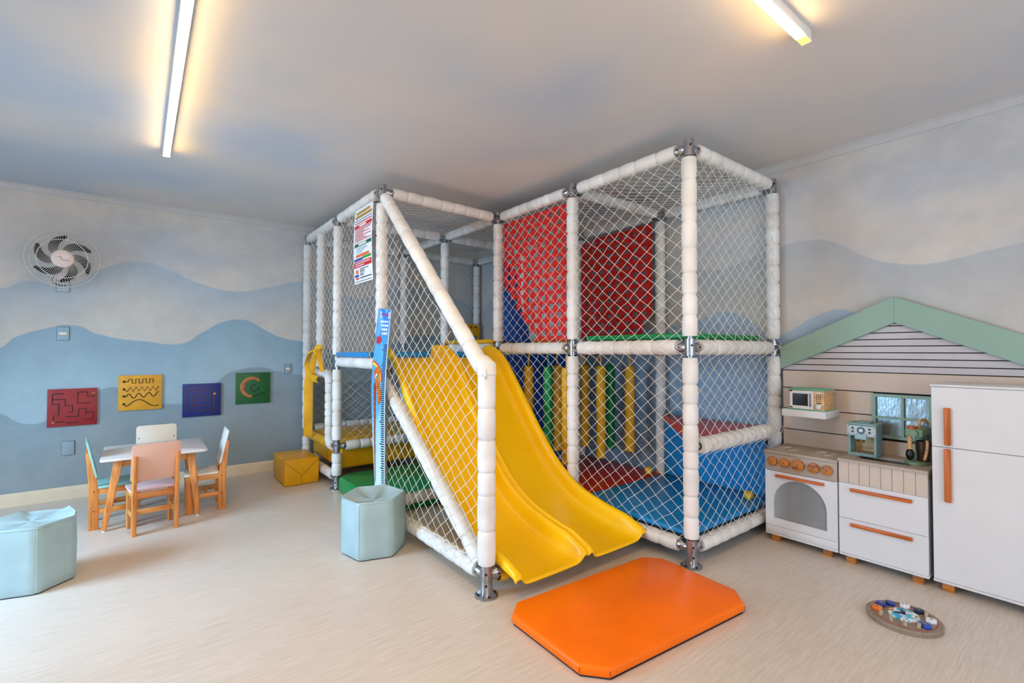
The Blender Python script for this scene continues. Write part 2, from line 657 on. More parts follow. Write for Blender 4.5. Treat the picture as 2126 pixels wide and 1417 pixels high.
def flange(x, y):
    mb = MB().lathe((x, y, 0), (x, y, 0.1), [(0, 0.065), (0.007, 0.065), (0.010, 0.06), (0.011, 0.036), (0.02, 0.033), (0.098, 0.0315), (0.1, 0.028)], 28)
    for i in range(4):
        a = i * math.pi / 2 + 0.5
        c, s = math.cos(a), math.sin(a)
        q = Vector((-s, c, 0)) * 0.003
        b0, b1 = Vector((x + c * 0.03, y + s * 0.03, 0.009)), Vector((x + c * 0.056, y + s * 0.056, 0.009))
        t0, t1 = Vector((x + c * 0.03, y + s * 0.03, 0.045)), Vector((x + c * 0.056, y + s * 0.056, 0.012))
        mb.hexa([b0 - q, b1 - q, b1 + q, b0 + q], [t0 - q, t1 - q, t1 + q, t0 + q])
    o = mb.build('base_flange', m_galv, PLAY, smooth=True)
    sc = MB()
    for i in range(4):
        a = i * math.pi / 2 + 0.5 + math.pi / 4
        sc.cyl((x + math.cos(a) * 0.048, y + math.sin(a) * 0.048, 0.0105), (x + math.cos(a) * 0.048, y + math.sin(a) * 0.048, 0.016), 0.007, 8)
    d = Vector((-0.61, -0.79, 0))
    sc.cyl(Vector((x, y, 0.066)) + d * 0.03, Vector((x, y, 0.066)) + d * 0.036, 0.007, 10)
    tag(sc.build('set_screws', m_screw, o), kind='stuff')


A, B, Cc, D = (2.72, 1.685), (2.72, 2.712), (2.72, 3.722), (3.87, 1.685)
E_, F2, G, H_ = (3.865, 2.70), (3.86, 3.722), (3.86, 4.74), (3.855, 5.80)
I_, J, K_, L_, M_ = (2.72, 5.80), (2.72, 4.74), (1.525, 3.662), (1.525, 4.735), (1.525, 5.805)
S_ = (1.514, 2.176)
ZT, ZM, ZB = 2.615, 1.36, 0.115


def at(p, z):
    return Vector((p[0], p[1], z))


for p, zt in ((A, 2.67), (B, 2.63), (Cc, 2.63), (D, 2.63), (E_, 2.63), (F2, 2.63), (G, 2.63), (H_, 2.63), (I_, 2.63), (J, 2.63), (K_, 2.67), (L_, 2.63), (M_, 2.63), (S_, 1.24)):
    pipe(at(p, 0.02), at(p, zt))
    flange(*p)
for p in (A, D, Cc, B, E_, F2, G, H_, I_, J):
    sleeve(at(p, 0.18), at(p, ZM - 0.066))
    sleeve(at(p, ZM + 0.07), at(p, ZT - 0.065))
sleeve(at(K_, 0.16), at(K_, 1.165))
sleeve(at(K_, 1.30), at(K_, 2.51))
sleeve(at(L_, 0.135), at(L_, 0.345), seg=0.1)
sleeve(at(L_, 0.475), at(L_, 1.155))
sleeve(at(L_, 1.30), at(L_, ZT - 0.065))
sleeve(at(M_, 0.18), at(M_, 0.36), seg=0.1)
sleeve(at(M_, 0.45), at(M_, ZT - 0.065))
sleeve((1.525, 5.28, 1.17), (1.525, 5.28, ZT - 0.03))
sleeve(at(S_, 0.175), at(S_, 1.215), r=0.051, seg=0.17)


def rail(p, q, z, inset=0.085, seg=0.15, r=0.046, m=None, i2=None):
    a, b = at(p, z), at(q, z)
    d = (b - a).normalized()
    pipe(a + d * 0.02, b - d * 0.02)
    sleeve(a + d * inset, b - d * (i2 or inset), r, seg, m)


for p, q in ((A, B), (B, Cc), (A, D), (D, E_), (E_, F2), (F2, G), (G, H_), (B, E_), (Cc, F2), (Cc, J), (J, I_), (K_, Cc), (K_, L_), (L_, M_), (M_, I_), (I_, H_), (L_, J), (J, G)):
    rail(p, q, ZT)
for p, q in ((A, B), (B, Cc), (A, D), (B, E_), (Cc, F2), (D, E_), (E_, F2), (Cc, J), (F2, G), (J, G)):
    rail(p, q, ZM, seg=0.17, r=0.05)
rail(K_, L_, 1.232, seg=0.4, r=0.048)
rail(L_, J, 1.22)
rail(K_, Cc, 1.17)
for p, q in ((A, B), (A, D), (D, E_), (S_, K_), (K_, Cc), (L_, M_), (B, E_), (B, Cc), (M_, I_), (Cc, F2)):
    rail(p, q, ZB, seg=0.12)
pipe((1.53, 2.176, 0.10), (1.64, 2.176, 0.075), 0.016)
sleeve((1.595, 2.176, 0.085), (1.65, 2.176, 0.073), 0.026, 0.4, m_foamy)
rail(L_, J, 0.41, seg=0.13)
rail(I_, M_, 0.45, seg=0.13)
rail(A, D, 0.735, seg=0.1, r=0.052)
# sloping rails beside the slide
for a, b, sg in (((1.525, 3.59, 2.545), (1.517, 2.215, 1.235), 0.17), ((1.525, 3.60, 1.10), (1.517, 2.235, 0.165), 0.2)):
    pipe(a, b)
    sleeve(a, Vector(b), 0.048 if sg < 0.19 else 0.046, sg)
k_el = MB().tube([(1.517, 2.235, 1.25), (1.515, 2.205, 1.262), (1.514, 2.178, 1.25), (1.514, 2.174, 1.205)], [0.047, 0.054, 0.055, 0.053], 16)
k_el.build('foam_elbow', m_foam, PLAY, smooth=True)
MB().lathe((1.514 - 0.034, 2.176 - 0.042, 1.18), (1.514 - 0.037, 2.176 - 0.04, 1.245), [(0, 0.001), (0.02, 0.006), (0.05, 0.004), (0.065, 0.001)], 6).build('foam_split', m_galv, PLAY)
# entry hoop
hp = [(1.525, 5.74, 1.10), (1.525, 5.10, 1.10), (1.525, 5.02, 1.085), (1.525, 4.98, 1.05), (1.525, 4.97, 0.98)]
sleeve((1.525, 5.72, 1.10), (1.525, 5.06, 1.10), 0.045)
MB().tube(smoothpath([(1.525, 5.06, 1.10), (1.525, 5.01, 1.09), (1.525, 4.978, 1.055), (1.525, 4.97, 1.01)], 4), 0.046, 16).build('foam_elbow', m_foam, PLAY, smooth=True)
sleeve((1.525, 4.97, 1.01), (1.525, 4.97, 0.48), 0.046, 0.09)
MB().tube(smoothpath([(1.525, 4.97, 0.48), (1.525, 4.962, 0.435), (1.525, 4.925, 0.405), (1.525, 4.84, 0.40)], 4), 0.046, 16).build('foam_elbow', m_foam, PLAY, smooth=True)
sleeve((1.525, 5.73, 0.50), (1.525, 5.73, 1.06), 0.044, 0.11)
sleeve((1.525, 5.72, 0.405), (1.525, 5.02, 0.405), 0.048, 0.5, m_foamy)
# clamps
X_, NX, Yp, NY = (1, 0, 0), (-1, 0, 0), (0, 1, 0), (0, -1, 0)
for p, dd in ((A, (X_, Yp)), (B, (NY, Yp, X_)), (Cc, (NY, Yp, X_, NX)), (D, (NX, Yp)), (E_, (NX, NY, Yp)), (F2, (NX, NY, Yp)), (G, (NX, NY, Yp)), (H_, (NX, NY)), (I_, (NX, X_, NY)), (J, (NX, X_, NY, Yp)), (K_, (X_, Yp)), (L_, (NY, Yp, X_)), (M_, (NY, X_))):
    clamp(at(p, ZT), dd)
for p, dd in ((A, (X_, Yp)), (B, (NY, Yp, X_)), (Cc, (NY, Yp, X_)), (D, (NX, Yp)), (E_, (NX, NY, Yp)), (F2, (NX, NY)), (J, (NY, X_))):
    clamp(at(p, ZM), dd)
for p, dd in ((A, (X_, Yp)), (B, (NY, X_)), (D, (NX, Yp)), (E_, (NY, NX)), (S_, (X_, Yp)), (K_, (NY, X_)), (L_, (Yp,)), (M_, (NY, X_))):
    clamp(at(p, ZB), dd)
clamp(at(K_, 1.232), (Yp,))
clamp(at(L_, 1.232), (NY, X_))
clamp(at(L_, 0.41), (X_, Yp))
clamp(at(M_, 0.41), (NY,))
clamp(at(D, 0.735), (NX, Yp))
clamp(at(E_, 0.735), (NY,))


# nets -------------------------------------------------------------
def inside(poly, a, b):
    r = False
    n = len(poly)
    for i in range(n):
        x1, y1 = poly[i]
        x2, y2 = poly[(i + 1) % n]
        if (y1 > b) != (y2 > b) and a < (x2 - x1) * (b - y1) / (y2 - y1) + x1:
            r = not r
    return r


def net(fn, poly, w=0.112, h=0.092, r=0.0016, jit=0.006, seed=1, knots=True, label=None):
    """diamond mesh over a polygon; fn maps plane coordinates to space"""
    R = random.Random(seed)
    a0, a1 = min(p[0] for p in poly), max(p[0] for p in poly)
    b0, b1 = min(p[1] for p in poly), max(p[1] for p in poly)
    ni, nj = int((a1 - a0) / (w / 2)) + 3, int((b1 - b0) / (h / 2)) + 3
    pt = {}
    for i in range(-1, ni):
        for j in range(-1, nj):
            if (i + j) % 2 == 0:
                pt[i, j] = (a0 + i * w / 2 + R.uniform(-jit, jit), b0 + j * h / 2 + R.uniform(-jit, jit))
    mb = MB()

    def strand(p, q):
        P, Q = Vector(fn(*p)), Vector(fn(*q))
        d = Q - P
        if d.length < 1e-4:
            return
        d.normalize()
        u = d.orthogonal().normalized() * r
        s = d.cross(u)
        vs = []
        for X in (P, Q):
            for c in range(4):
                an = c * math.pi / 2
                vs.append(X + u * math.cos(an) + s * math.sin(an))
        mb.add(vs, [(0, 1, 5, 4), (1, 2, 6, 5), (2, 3, 7, 6), (3, 0, 4, 7)])

    for (i, j), p in pt.items():
        pin = inside(poly, *p)
        if pin and knots:
            c = Vector(fn(*p))
            e = r * 1.6
            vs = [c + Vector(o) * e for o in ((1, 0, 0), (-1, 0, 0), (0, 1, 0), (0, -1, 0), (0, 0, 1.3), (0, 0, -1.3))]
            mb.add(vs, [(0, 2, 4), (2, 1, 4), (1, 3, 4), (3, 0, 4), (2, 0, 5), (1, 2, 5), (3, 1, 5), (0, 3, 5)])
        for dj in (1, -1):
            q = pt.get((i + 1, j + dj))
            if q is None:
                continue
            qin = inside(poly, *q)
            if not pin and not qin:
                continue
            s, e = p, q
            if pin != qin:
                lo, hi = (p, q) if pin else (q, p)
                i0, o0 = lo, hi
                for _ in range(7):
                    mid = ((i0[0] + o0[0]) / 2, (i0[1] + o0[1]) / 2)
                    if inside(poly, *mid):
                        i0 = mid
                    else:
                        o0 = mid
                s, e = lo, i0
            strand(s, e)
    o = mb.build('net_panel', m_net, PLAY, fix=False)
    return o


def wrap(z, z0=ZM, r=0.053):
    d = abs(z - z0)
    return math.sqrt(r * r - d * d) if d < r else 0.0


def rect(a0, a1, b0, b1):
    return [(a0, b0), (a1, b0), (a1, b1), (a0, b1)]


net(lambda a, b: (2.72 - 0.028 - wrap(b), a, b), rect(1.70, 2.70, 0.12, 2.60), seed=2)
net(lambda a, b: (2.72 - 0.028 - wrap(b), a, b), rect(2.72, 3.71, 0.12, 2.60), seed=3)
net(lambda a, b: (a, 1.685 - 0.028 - max(wrap(b), wrap(b, 0.735, 0.055)), b), rect(2.73, 3.85, 0.12, 2.60), seed=4)
net(lambda a, b: (1.525 - 0.028, a, b), rect(3.67, 4.725, 1.26, 2.60), seed=5)
net(lambda a, b: (1.525 - 0.05, a, b), rect(4.745, 5.79, 1.10, 2.60), seed=6)
net(lambda a, b: (1.525 - 0.054, a, b), [(2.21, 0.13), (3.65, 0.13), (3.65, 2.53), (2.21, 1.2)], seed=7)
net(lambda a, b: (a, 4.735, b), rect(1.54, 2.70, 0.43, 1.2), seed=8)
net(lambda a, b: (a, b, 2.60 - 0.03 * math.sin(max(0, min(1, (a - 1.53) / 1.19)) * math.pi)), rect(1.53, 2.71, 3.68, 5.79), seed=9, knots=False, r=0.0014)
net(lambda a, b: (a, b, 2.60 - 0.03 * math.sin(max(0, min(1, (a - 2.72) / 1.15)) * math.pi)), rect(2.73, 3.86, 1.70, 5.79), seed=10, knots=False, r=0.0014)
net(lambda a, b: (a, 5.83, b), rect(1.54, 3.85, 0.3, 2.60), seed=11, knots=False, r=0.0012)
net(lambda a, b: (3.905, a, b), rect(1.70, 5.79, 0.3, 2.60), seed=12, knots=False, r=0.0012)

# lacing cords where nets are tied to the bottom rails
m_lace = m_net
for p0, p1, s in (((1.50, 2.28, 0.172), (1.50, 3.5, 0.172), 21), ((2.675, 1.80, 0.165), (2.675, 2.6, 0.165), 22), ((2.82, 1.65, 0.165), (3.78, 1.65, 0.165), 23)):
    R = random.Random(s)
    pts = []
    for i in range(26):
        t = i / 25
        q = Vector(p0).lerp(Vector(p1), t)
        pts.append(q + Vector((R.uniform(-.008, .008), R.uniform(-.01, .01), R.uniform(-.012, .008))))
    MB().tube(pts, 0.003, 5).build('lacing_cord', m_net, PLAY)


# ------------------------------------------------------------------ vinyl mats, decks and blocks in the cage
def vinyl(name, c, rough=0.32):
    return mat(name, c, rough, var=0.05, vs=3.5, bump=0.10, bs=14, spec=0.28)


m_vblue = vinyl('vinyl_sky_blue', (28, 138, 204))
m_vred = vinyl('vinyl_red', (196, 44, 26))
m_vorange = vinyl('vinyl_orange', (255, 116, 0), 0.36)
m_vgreen = vinyl('vinyl_green', (14, 138, 72))
m_vyellow = vinyl('vinyl_yellow', (232, 170, 14), 0.36)
m_vnavy = vinyl('vinyl_royal_blue', (28, 84, 176))
m_vredo = vinyl('vinyl_orange_red', (214, 66, 40))


def slab(name, label, cat, poly, z0, z1, m, bevel=0.02, parent=None):
    mb = MB().prism(poly, z0, z1, 'Z')
    cx = sum(p[0] for p in poly) / len(poly)
    cy = sum(p[1] for p in poly) / len(poly)
    root = thing(name, label, cat, (cx, cy, z0))
    mb.build('cushion', m, root, bevel=bevel, seg=3)
    return root


slab('floor_mat', 'sky blue vinyl floor mat inside the front right corner of the cage', 'mat', rect(2.735, 3.84, 1.70, 2.665), 0.165, 0.205, m_vblue)
slab('floor_mat', 'red vinyl floor mat under the hanging punching tubes', 'mat', rect(2.735, 3.84, 2.675, 3.69), 0.165, 0.205, m_vred)
slab('floor_mat', 'green vinyl mat on the floor behind the pale blue pouf', 'mat', [(1.50, 3.71), (2.68, 3.71), (2.68, 4.72), (1.60, 4.72), (1.50, 4.62)], 0.0, 0.14, m_vgreen, 0.035)
slab('foam_block', 'big yellow vinyl foam block in the cage entrance behind the yellow cube', 'foam block', rect(1.58, 2.66, 4.79, 5.74), 0.17, 0.44, m_vyellow, 0.025)
slab('deck_pad', 'green padded deck on the upper level at the right corner post', 'deck pad', rect(2.79, 3.80, 1.755, 2.64), 1.415, 1.455, m_vgreen, 0.012)
slab('deck_pad', 'sky blue padded deck on the upper level at the top of the slide', 'deck pad', rect(1.49, 2.70, 3.875, 4.68), 1.283, 1.325, m_vblue, 0.012)
slab('deck_pad', 'yellow padded deck edge showing behind the sloping rail', 'deck pad', rect(2.70, 3.80, 3.79, 4.70), 1.41, 1.45, m_vyellow, 0.012)
slab('deck_pad', 'dark blue deck above the hanging punching tubes', 'deck pad', rect(2.79, 3.80, 2.78, 3.66), 1.33, 1.375, m_vnavy, 0.012)
slab('corner_seat', 'orange red triangular corner seat behind the netting', 'seat', [(2.86, 1.735), (3.84, 1.735), (3.84, 2.66)], 0.70, 0.755, m_vredo, 0.015)
tag(MB().box(3.84, 3.852, 1.74, 2.64, 0.21, 0.70).build('vinyl_panel', m_vblue), 'sky blue vinyl sheet hanging below the triangular corner seat', 'panel')
tag(MB().box(2.78, 3.80, 3.70, 3.712, 0.21, 1.3).build('vinyl_panel', m_vnavy), 'royal blue vinyl sheet hanging behind the punching tubes', 'panel')
tag(MB().prism([(2.78, 1.42), (3.12, 1.42), (3.0, 1.75), (2.92, 2.15), (2.78, 2.2)], 3.70, 3.712, 'Y').build('vinyl_panel', m_vnavy), 'royal blue vinyl sheet behind the bright red webbing, on the upper level', 'panel')

# hanging tubes
i = 0
for (x, y, zb, m, lab) in (
        (2.92, 3.50, 0.42, m_vyellow, 'yellow hanging punching tube, leftmost, half hidden by the slide'),
        (2.90, 3.20, 0.37, m_vgreen, 'green hanging punching tube right of the slide edge'),
        (3.27, 3.48, 0.35, m_vyellow, 'thin shaded yellow hanging tube between the green tube and the post'),
        (2.885, 2.95, 0.37, m_vyellow, 'yellow hanging tube half hidden by the middle cage post'),
        (3.60, 3.42, 0.36, m_vyellow, 'shaded yellow hanging tube just right of the middle cage post'),
        (3.46, 3.08, 0.32, m_vyellow, 'bright yellow hanging tube reaching lowest over the red mat'),
        (3.74, 3.20, 0.36, m_vgreen, 'dark green hanging tube behind the bright yellow one'),
        (3.66, 2.90, 0.385, m_vyellow, 'yellow hanging tube nearest the rear cage post')):
    t = thing('hanging_tube', lab, 'punching tube', (x, y, zb), 'hanging punching tubes')
    r = 0.046
    prof = [(0, 0.012), (0.004, r * 0.8), (0.014, r)]
    L = 1.20 - zb
    for q in range(1, 8):
        prof.append((0.014 + (L - 0.06) * q / 8, r * rnd.uniform(0.95, 1.02)))
    prof += [(L - 0.03, r), (L - 0.01, r * 0.8), (L, 0.012)]
    MB().lathe((x, y, zb), (x, y, zb + L), prof, 18).build('foam_roll', m, t, smooth=True)
    MB().cyl((x, y, zb + L - 0.004), (x, y, 1.328), 0.009, 8).build('strap', m, t)

# balls
for (x, y, lab) in ((3.70, 2.72, 'small yellow ball on the red mat by the rear post'), (3.67, 1.79, 'small yellow ball on the sky blue mat beside the toy oven')):
    tag(MB().sphere((0, 0, 0), 0.036, 24, 14).build('play_ball', mat('ball_yellow', (240, 190, 30), 0.35, var=0.03), smooth=True), lab, 'ball', 'yellow play balls').location = (x, y, 0.205 + 0.036)


# red woven webbing -----------------------------------------------------
m_web = mat('webbing_red', (218, 26, 16), 0.6, var=0.06, vs=30, bump=0.25, bs=220)


def webbing(label, X, y0, y1, poly, pv, ph, wv, wh, group=None):
    """vertical and horizontal straps interlaced in the plane X"""
    t = thing('strap_net', label, 'webbing net', (X, (y0 + y1) / 2, min(p[1] for p in poly)))

    def span_v(y):
        zs = [i * 0.01 for i in range(100, 270) if inside(poly, y, i * 0.01)]
        return (min(zs), max(zs)) if zs else None

    def span_h(z):
        ys = [y0 + i * 0.01 for i in range(0, int((y1 - y0) / 0.01) + 1) if inside(poly, y0 + i * 0.01, z)]
        return (min(ys), max(ys)) if ys else None
    nv = int((y1 - y0) / pv)
    for i in range(nv + 1):
        y = y0 + 0.03 + i * (y1 - y0 - 0.06) / nv
        s = span_v(y)
        if not s or s[1] - s[0] < 0.1:
            continue
        rows = []
        n = max(4, int((s[1] - s[0]) / (ph / 2)))
        for q in range(n + 1):
            z = s[0] + (s[1] - s[0]) * q / n
            dx = 0.006 * math.cos(math.pi * (z / ph + i))
            rows.append([(X + dx, y - wv / 2, z), (X + dx, y + wv / 2, z), (X + dx + 0.003, y + wv / 2, z), (X + dx + 0.003, y - wv / 2, z)])
        MB().grid(rows, closed_u=True).build('strap', m_web, t)
    z0, z1 = min(p[1] for p in poly), max(p[1] for p in poly)
    nh = int((z1 - z0) / ph)
    for j in range(nh + 1):
        z = z0 + 0.025 + j * ph
        s = span_h(z)
        if not s or s[1] - s[0] < 0.08:
            continue
        rows = []
        n = max(4, int((s[1] - s[0]) / (pv / 2)))
        for q in range(n + 1):
            y = s[0] + (s[1] - s[0]) * q / n
            dx = -0.006 * math.cos(math.pi * (z / ph + (y - y0 - 0.03) / pv))
            rows.append([(X + dx, y, z - wh / 2), (X + dx, y, z + wh / 2), (X + dx + 0.003, y, z + wh / 2), (X + dx + 0.003, y, z - wh / 2)])
        MB().grid(rows, closed_u=True).build('strap', m_web, t)
    return t


webbing('bright red woven strap net between the two middle front posts', 2.772, 2.75, 3.69, [(3.69, 2.57), (2.75, 2.57), (2.75, 1.42), (3.21, 1.42), (3.66, 1.93), (3.69, 2.0)], 0.102, 0.078, 0.054, 0.034)
webbing('dark red woven strap net hung along the right wall', 3.80, 2.75, 3.66, [(3.66, 2.50), (2.75, 2.55), (2.75, 1.72), (2.90, 1.47), (3.66, 1.47)], 0.102, 0.078, 0.056, 0.038)

# ------------------------------------------------------------------ slide
k = NT('slide_yellow_plastic')
k.link(k.ramp(k.noise(k.coords((1, 1, 1)), 2.5), [(0.3, lin((250, 194, 0))), (0.7, lin((255, 203, 0)))]), k.b.inputs['Base Color'])
k.b.inputs['Roughness'].default_value = 0.26
k.b.inputs['Specular IOR Level'].default_value = 0.3
k.b.inputs['Coat Weight'].default_value = 0.15
k.b.inputs['Coat Roughness'].default_value = 0.08
m_slide = k.m
SL = thing('double_slide', 'wide yellow plastic double slide with a raised centre ridge', 'slide', (2.12, 2.9, 0))
rim = smoothpath([(0, 3.86, 1.385), (0, 3.72, 1.382), (0, 3.54, 1.285), (0, 3.36, 1.085), (0, 3.18, 0.865), (0, 2.99, 0.64), (0, 2.80, 0.45), (0, 2.58, 0.315), (0, 2.32, 0.245), (0, 2.12, 0.212), (0, 1.985, 0.175)], 6)
half = [(0.0, 0.09), (0.006, 0.094), (0.014, 0.110), (0.026, 0.116), (0.038, 0.110), (0.047, 0.09), (0.054, 0.06), (0.064, 0.03), (0.08, 0.011), (0.10, 0.003), (0.13, 0.0), (0.27, -0.004), (0.43, 0.0),
        (0.455, 0.004), (0.476, 0.016), (0.488, 0.04), (0.496, 0.074), (0.506, 0.1), (0.52, 0.112), (0.536, 0.114), (0.55, 0.106), (0.556, 0.09), (0.558, 0.055)]
prof = [(-a, b) for a, b in half[::-1]] + half[1:]
rows = []
NR = len(rim)
for i, p in enumerate(rim):
    t = (rim[min(i + 1, NR - 1)] - rim[max(i - 1, 0)]).normalized()
    n = Vector((0, t.z, -t.y))
    if n.z < 0:
        n = -n
    s = min(1.0, (p.y - 1.985) / 0.16)
    hs = 0.42 + 0.58 * math.sqrt(max(0, s)) if s < 1 else 1.0
    base = p - n * 0.112 * (1.0 if s >= 1 else 1.0 - 0.30 * (1 - s) ** 2)
    row = []
    for a, b in prof:
        widen = 1.0 + 0.0 * i
        row.append((2.127 + a * widen, base.y + n.y * b * hs, base.z + n.z * b * hs))
    rows.append(row)
last = rows[-1]
rows.append([(x, y - 0.010, z - 0.014) for x, y, z in last])
so = MB().grid(rows).build('slide_bed', m_slide, SL, smooth=True, fix=True)
md = so.modifiers.new('thickness', 'SOLIDIFY')
md.thickness = 0.012
md.offset = -1
md2 = so.modifiers.new('round', 'SUBSURF')
md2.levels = 1
md2.render_levels = 1

# ------------------------------------------------------------------ yellow ribbon at the entry
m_rib = mat('ribbon_yellow_cloth', (240, 176, 24), 0.6, var=0.08, bump=0.2, bs=60)
RB = thing('yellow_ribbon', 'yellow cloth ribbon tied around the entry hoop, tail hanging down', 'ribbon', (1.46, 5.2, 0.42))


def ribbon(name, pts, w, wdir=(0, 1, 0)):
    P = smoothpath(pts, 6)
    wd = Vector(wdir).normalized()
    rows = []
    for i, p in enumerate(P):
        c = 0.014 * math.sin(i * 0.7)
        e = Vector((0.003, 0, 0))
        row = [p - wd * w / 2, p - Vector((0.01 + c, 0, 0)), p + wd * w / 2, p + wd * w / 2 + e, p - Vector((0.007 + c, 0, 0)) + e, p - wd * w / 2 + e]
        rows.append(row)
    MB().grid(rows, closed_u=True).build(name, m_rib, RB, smooth=True)


CW = (0.965, -0.264, 0)
ribbon('tail', [(1.425, 5.33, 1.10), (1.42, 5.35, 0.95), (1.415, 5.33, 0.7), (1.42, 5.36, 0.43)], 0.085, CW)
ribbon('loop', [(1.42, 5.34, 1.10), (1.40, 5.33, 1.22), (1.42, 5.24, 1.33), (1.45, 5.12, 1.36)], 0.075, (0.7, -0.2, 0.7))
ribbon('loop', [(1.45, 5.10, 1.36), (1.425, 5.16, 1.26), (1.42, 5.22, 1.10)], 0.055, CW)
ribbon('loop', [(1.45, 5.06, 1.36), (1.43, 4.99, 1.26), (1.44, 4.93, 1.13)], 0.04, CW)
ribbon('knot_band', [(1.42, 5.36, 1.11), (1.425, 5.25, 1.06), (1.44, 5.06, 1.045)], 0.075, (0, 0.2, 1))
ribbon('knot_band', [(1.43, 5.14, 1.37), (1.44, 5.05, 1.38), (1.45, 4.97, 1.35)], 0.05, (0.3, 0.2, 1))

# ------------------------------------------------------------------ rules banner and height chart on the cage side
m_white = mat('print_white', (236, 240, 246), 0.4, var=0.02)
m_pred = mat('print_red', (206, 28, 36), 0.4, var=0.02)
m_pgreen = mat('print_green', (10, 104, 62), 0.4, var=0.02)
m_porange = mat('print_orange', (240, 110, 30), 0.4, var=0.02)
m_pblue = mat('print_blue', (46, 72, 160), 0.4, var=0.02)
m_plgreen = mat('print_leaf_green', (60, 160, 70), 0.4, var=0.02)
m_pgold = mat('print_gold', (206, 158, 44), 0.4, var=0.1, vs=60)
m_pblack = mat('print_black', (28, 28, 34), 0.5, var=0.02)
m_pteal = mat('print_teal', (90, 160, 180), 0.4, var=0.02)

BN = thing('rules_banner', 'white printed rules banner with red and green headings tied to the cage', 'sign', (1.45, 3.87, 1.9))
BX = 1.458
by0, by1, bz0, bz1 = 4.085, 3.672, 1.905, 2.535     # left edge has the larger Y


def bpt(u, v, d=0.0):
    """u 0..1 left to right, v 0..1 bottom to top, d towards the viewer"""
    bul = 0.012 * math.sin(math.pi * v)
    return (BX - bul - d, by0 + (by1 - by0) * u, bz0 + (bz1 - bz0) * v)


MB().grid([[bpt(i / 6, j / 10) for i in range(7)] for j in range(11)]).build('banner_sheet', m_white, BN, smooth=True, fix=False)


def bstrip(name, m, u0, u1, v0, v1, d=0.0015):
    n = 3
    return MB().grid([[bpt(u0 + (u1 - u0) * i / 2, v0 + (v1 - v0) * j / n, d) for i in range(3)] for j in range(n + 1)]).build(name, m, BN, fix=False)


R5 = random.Random(5)


def line_of_marks(u0, u1, v, h, m, parts=None):
    mb = MB()
    u = u0
    while u < u1:
        w = R5.uniform(0.02, 0.06)
        e = min(u1, u + w)
        mb.grid([[bpt(q, v + dv, 0.0022) for q in (u, e)] for dv in (0, h)])
        u = e + 0.012
    return tag(mb.build('small_print', m, BN, fix=False), kind='stuff')


line_of_marks(0.12, 0.85, 0.925, 0.035, m_pgold)
line_of_marks(0.08, 0.95, 0.872, 0.038, m_pgold)
line_of_marks(0.06, 0.97, 0.835, 0.014, m_pteal)
line_of_marks(0.08, 0.95, 0.80, 0.014, m_pred)
bstrip('red_heading', m_pred, 0.05, 0.97, 0.735, 0.78)
bstrip('heading_words', m_white, 0.32, 0.68, 0.745, 0.77, 0.0026)
for q, (u1, v) in enumerate(((0.95, 0.715), (0.9, 0.695), (0.6, 0.675), (0.85, 0.655), (0.55, 0.635), (0.95, 0.615), (0.6, 0.595), (0.75, 0.575), (0.95, 0.555))):
    line_of_marks(0.1, u1, v, 0.010, m_pred)
bstrip('green_heading', m_pgreen, 0.08, 0.97, 0.485, 0.53)
bstrip('heading_words', m_white, 0.30, 0.72, 0.495, 0.52, 0.0026)
for q, (u1, v) in enumerate(((0.7, 0.46), (0.8, 0.44), (0.6, 0.42), (0.5, 0.40))):
    line_of_marks(0.2, u1, v, 0.008, m_pteal)
bstrip('print_bar', m_porange, 0.15, 0.85, 0.345, 0.38)
bstrip('print_bar', m_pblue, 0.05, 0.5, 0.295, 0.33)
bstrip('print_bar', m_plgreen, 0.5, 0.95, 0.305, 0.34)
bstrip('print_bar', m_pred, 0.02, 0.97, 0.21, 0.285)
line_of_marks(0.1, 0.9, 0.255, 0.014, m_white)
line_of_marks(0.1, 0.6, 0.225, 0.014, m_white)
for v in (0.18, 0.16, 0.14):
    line_of_marks(0.35, 0.8 if v > 0.17 else 0.6, v, 0.010, m_pblack)
for v in (0.115, 0.095):
    line_of_marks(0.35, 0.55, v, 0.010, m_pblack)
bstrip('print_bar', m_porange, 0.12, 0.25, 0.13, 0.18)
bstrip('print_bar', m_pblue, 0.06, 0.27, 0.085, 0.12)
bstrip('print_bar', m_pred, 0.1, 0.28, 0.055, 0.075)
line_of_marks(0.35, 0.95, 0.06, 0.014, m_pblack)
line_of_marks(0.1, 0.95, 0.02, 0.008, m_pblack)
for u, v in ((0.03, 0.98), (0.97, 0.98), (0.03, 0.5), (0.03, 0.02)):
    c = bpt(u, v)
    MB().cyl((c[0] - 0.002, c[1], c[2]), (1.50, c[1], c[2] + 0.01), 0.004, 6).build('cable_tie', m_pblack, BN)

k = NT('height_chart_blue')
sp = k.n('SeparateXYZ')
k.link(k.n('NewGeometry').outputs['Position'], sp.inputs[0])
fz = k.math('DIVIDE', k.math('SUBTRACT', sp.outputs[2], 0.35), 1.25, clamp=True)
wv = k.noise(k.coords((2, 5, 3), world=True), 1.3, 1.0)
c1 = k.ramp(fz, [(0.0, lin((206, 228, 246))), (0.5, lin((120, 188, 240))), (1.0, lin((34, 128, 222)))])
c2 = k.ramp(fz, [(0.0, lin((190, 220, 244))), (0.5, lin((70, 164, 236))), (1.0, lin((96, 176, 240)))])
k.link(k.mix(k.ramp(wv, [(0.48, (0, 0, 0, 1)), (0.52, (1, 1, 1, 1))]), c1, c2), k.b.inputs['Base Color'])
k.b.inputs['Roughness'].default_value = 0.35
m_chart = k.m
HC = thing('height_chart', 'tall blue height chart with ruler marks and a giraffe on the cage side', 'height chart', (1.45, 3.48, 0.33))
hl = smoothpath([(3.58, 0.315, 0), (3.63, 0.70, 0), (3.657, 1.06, 0), (3.60, 1.35, 0), (3.522, 1.665, 0)], 8)
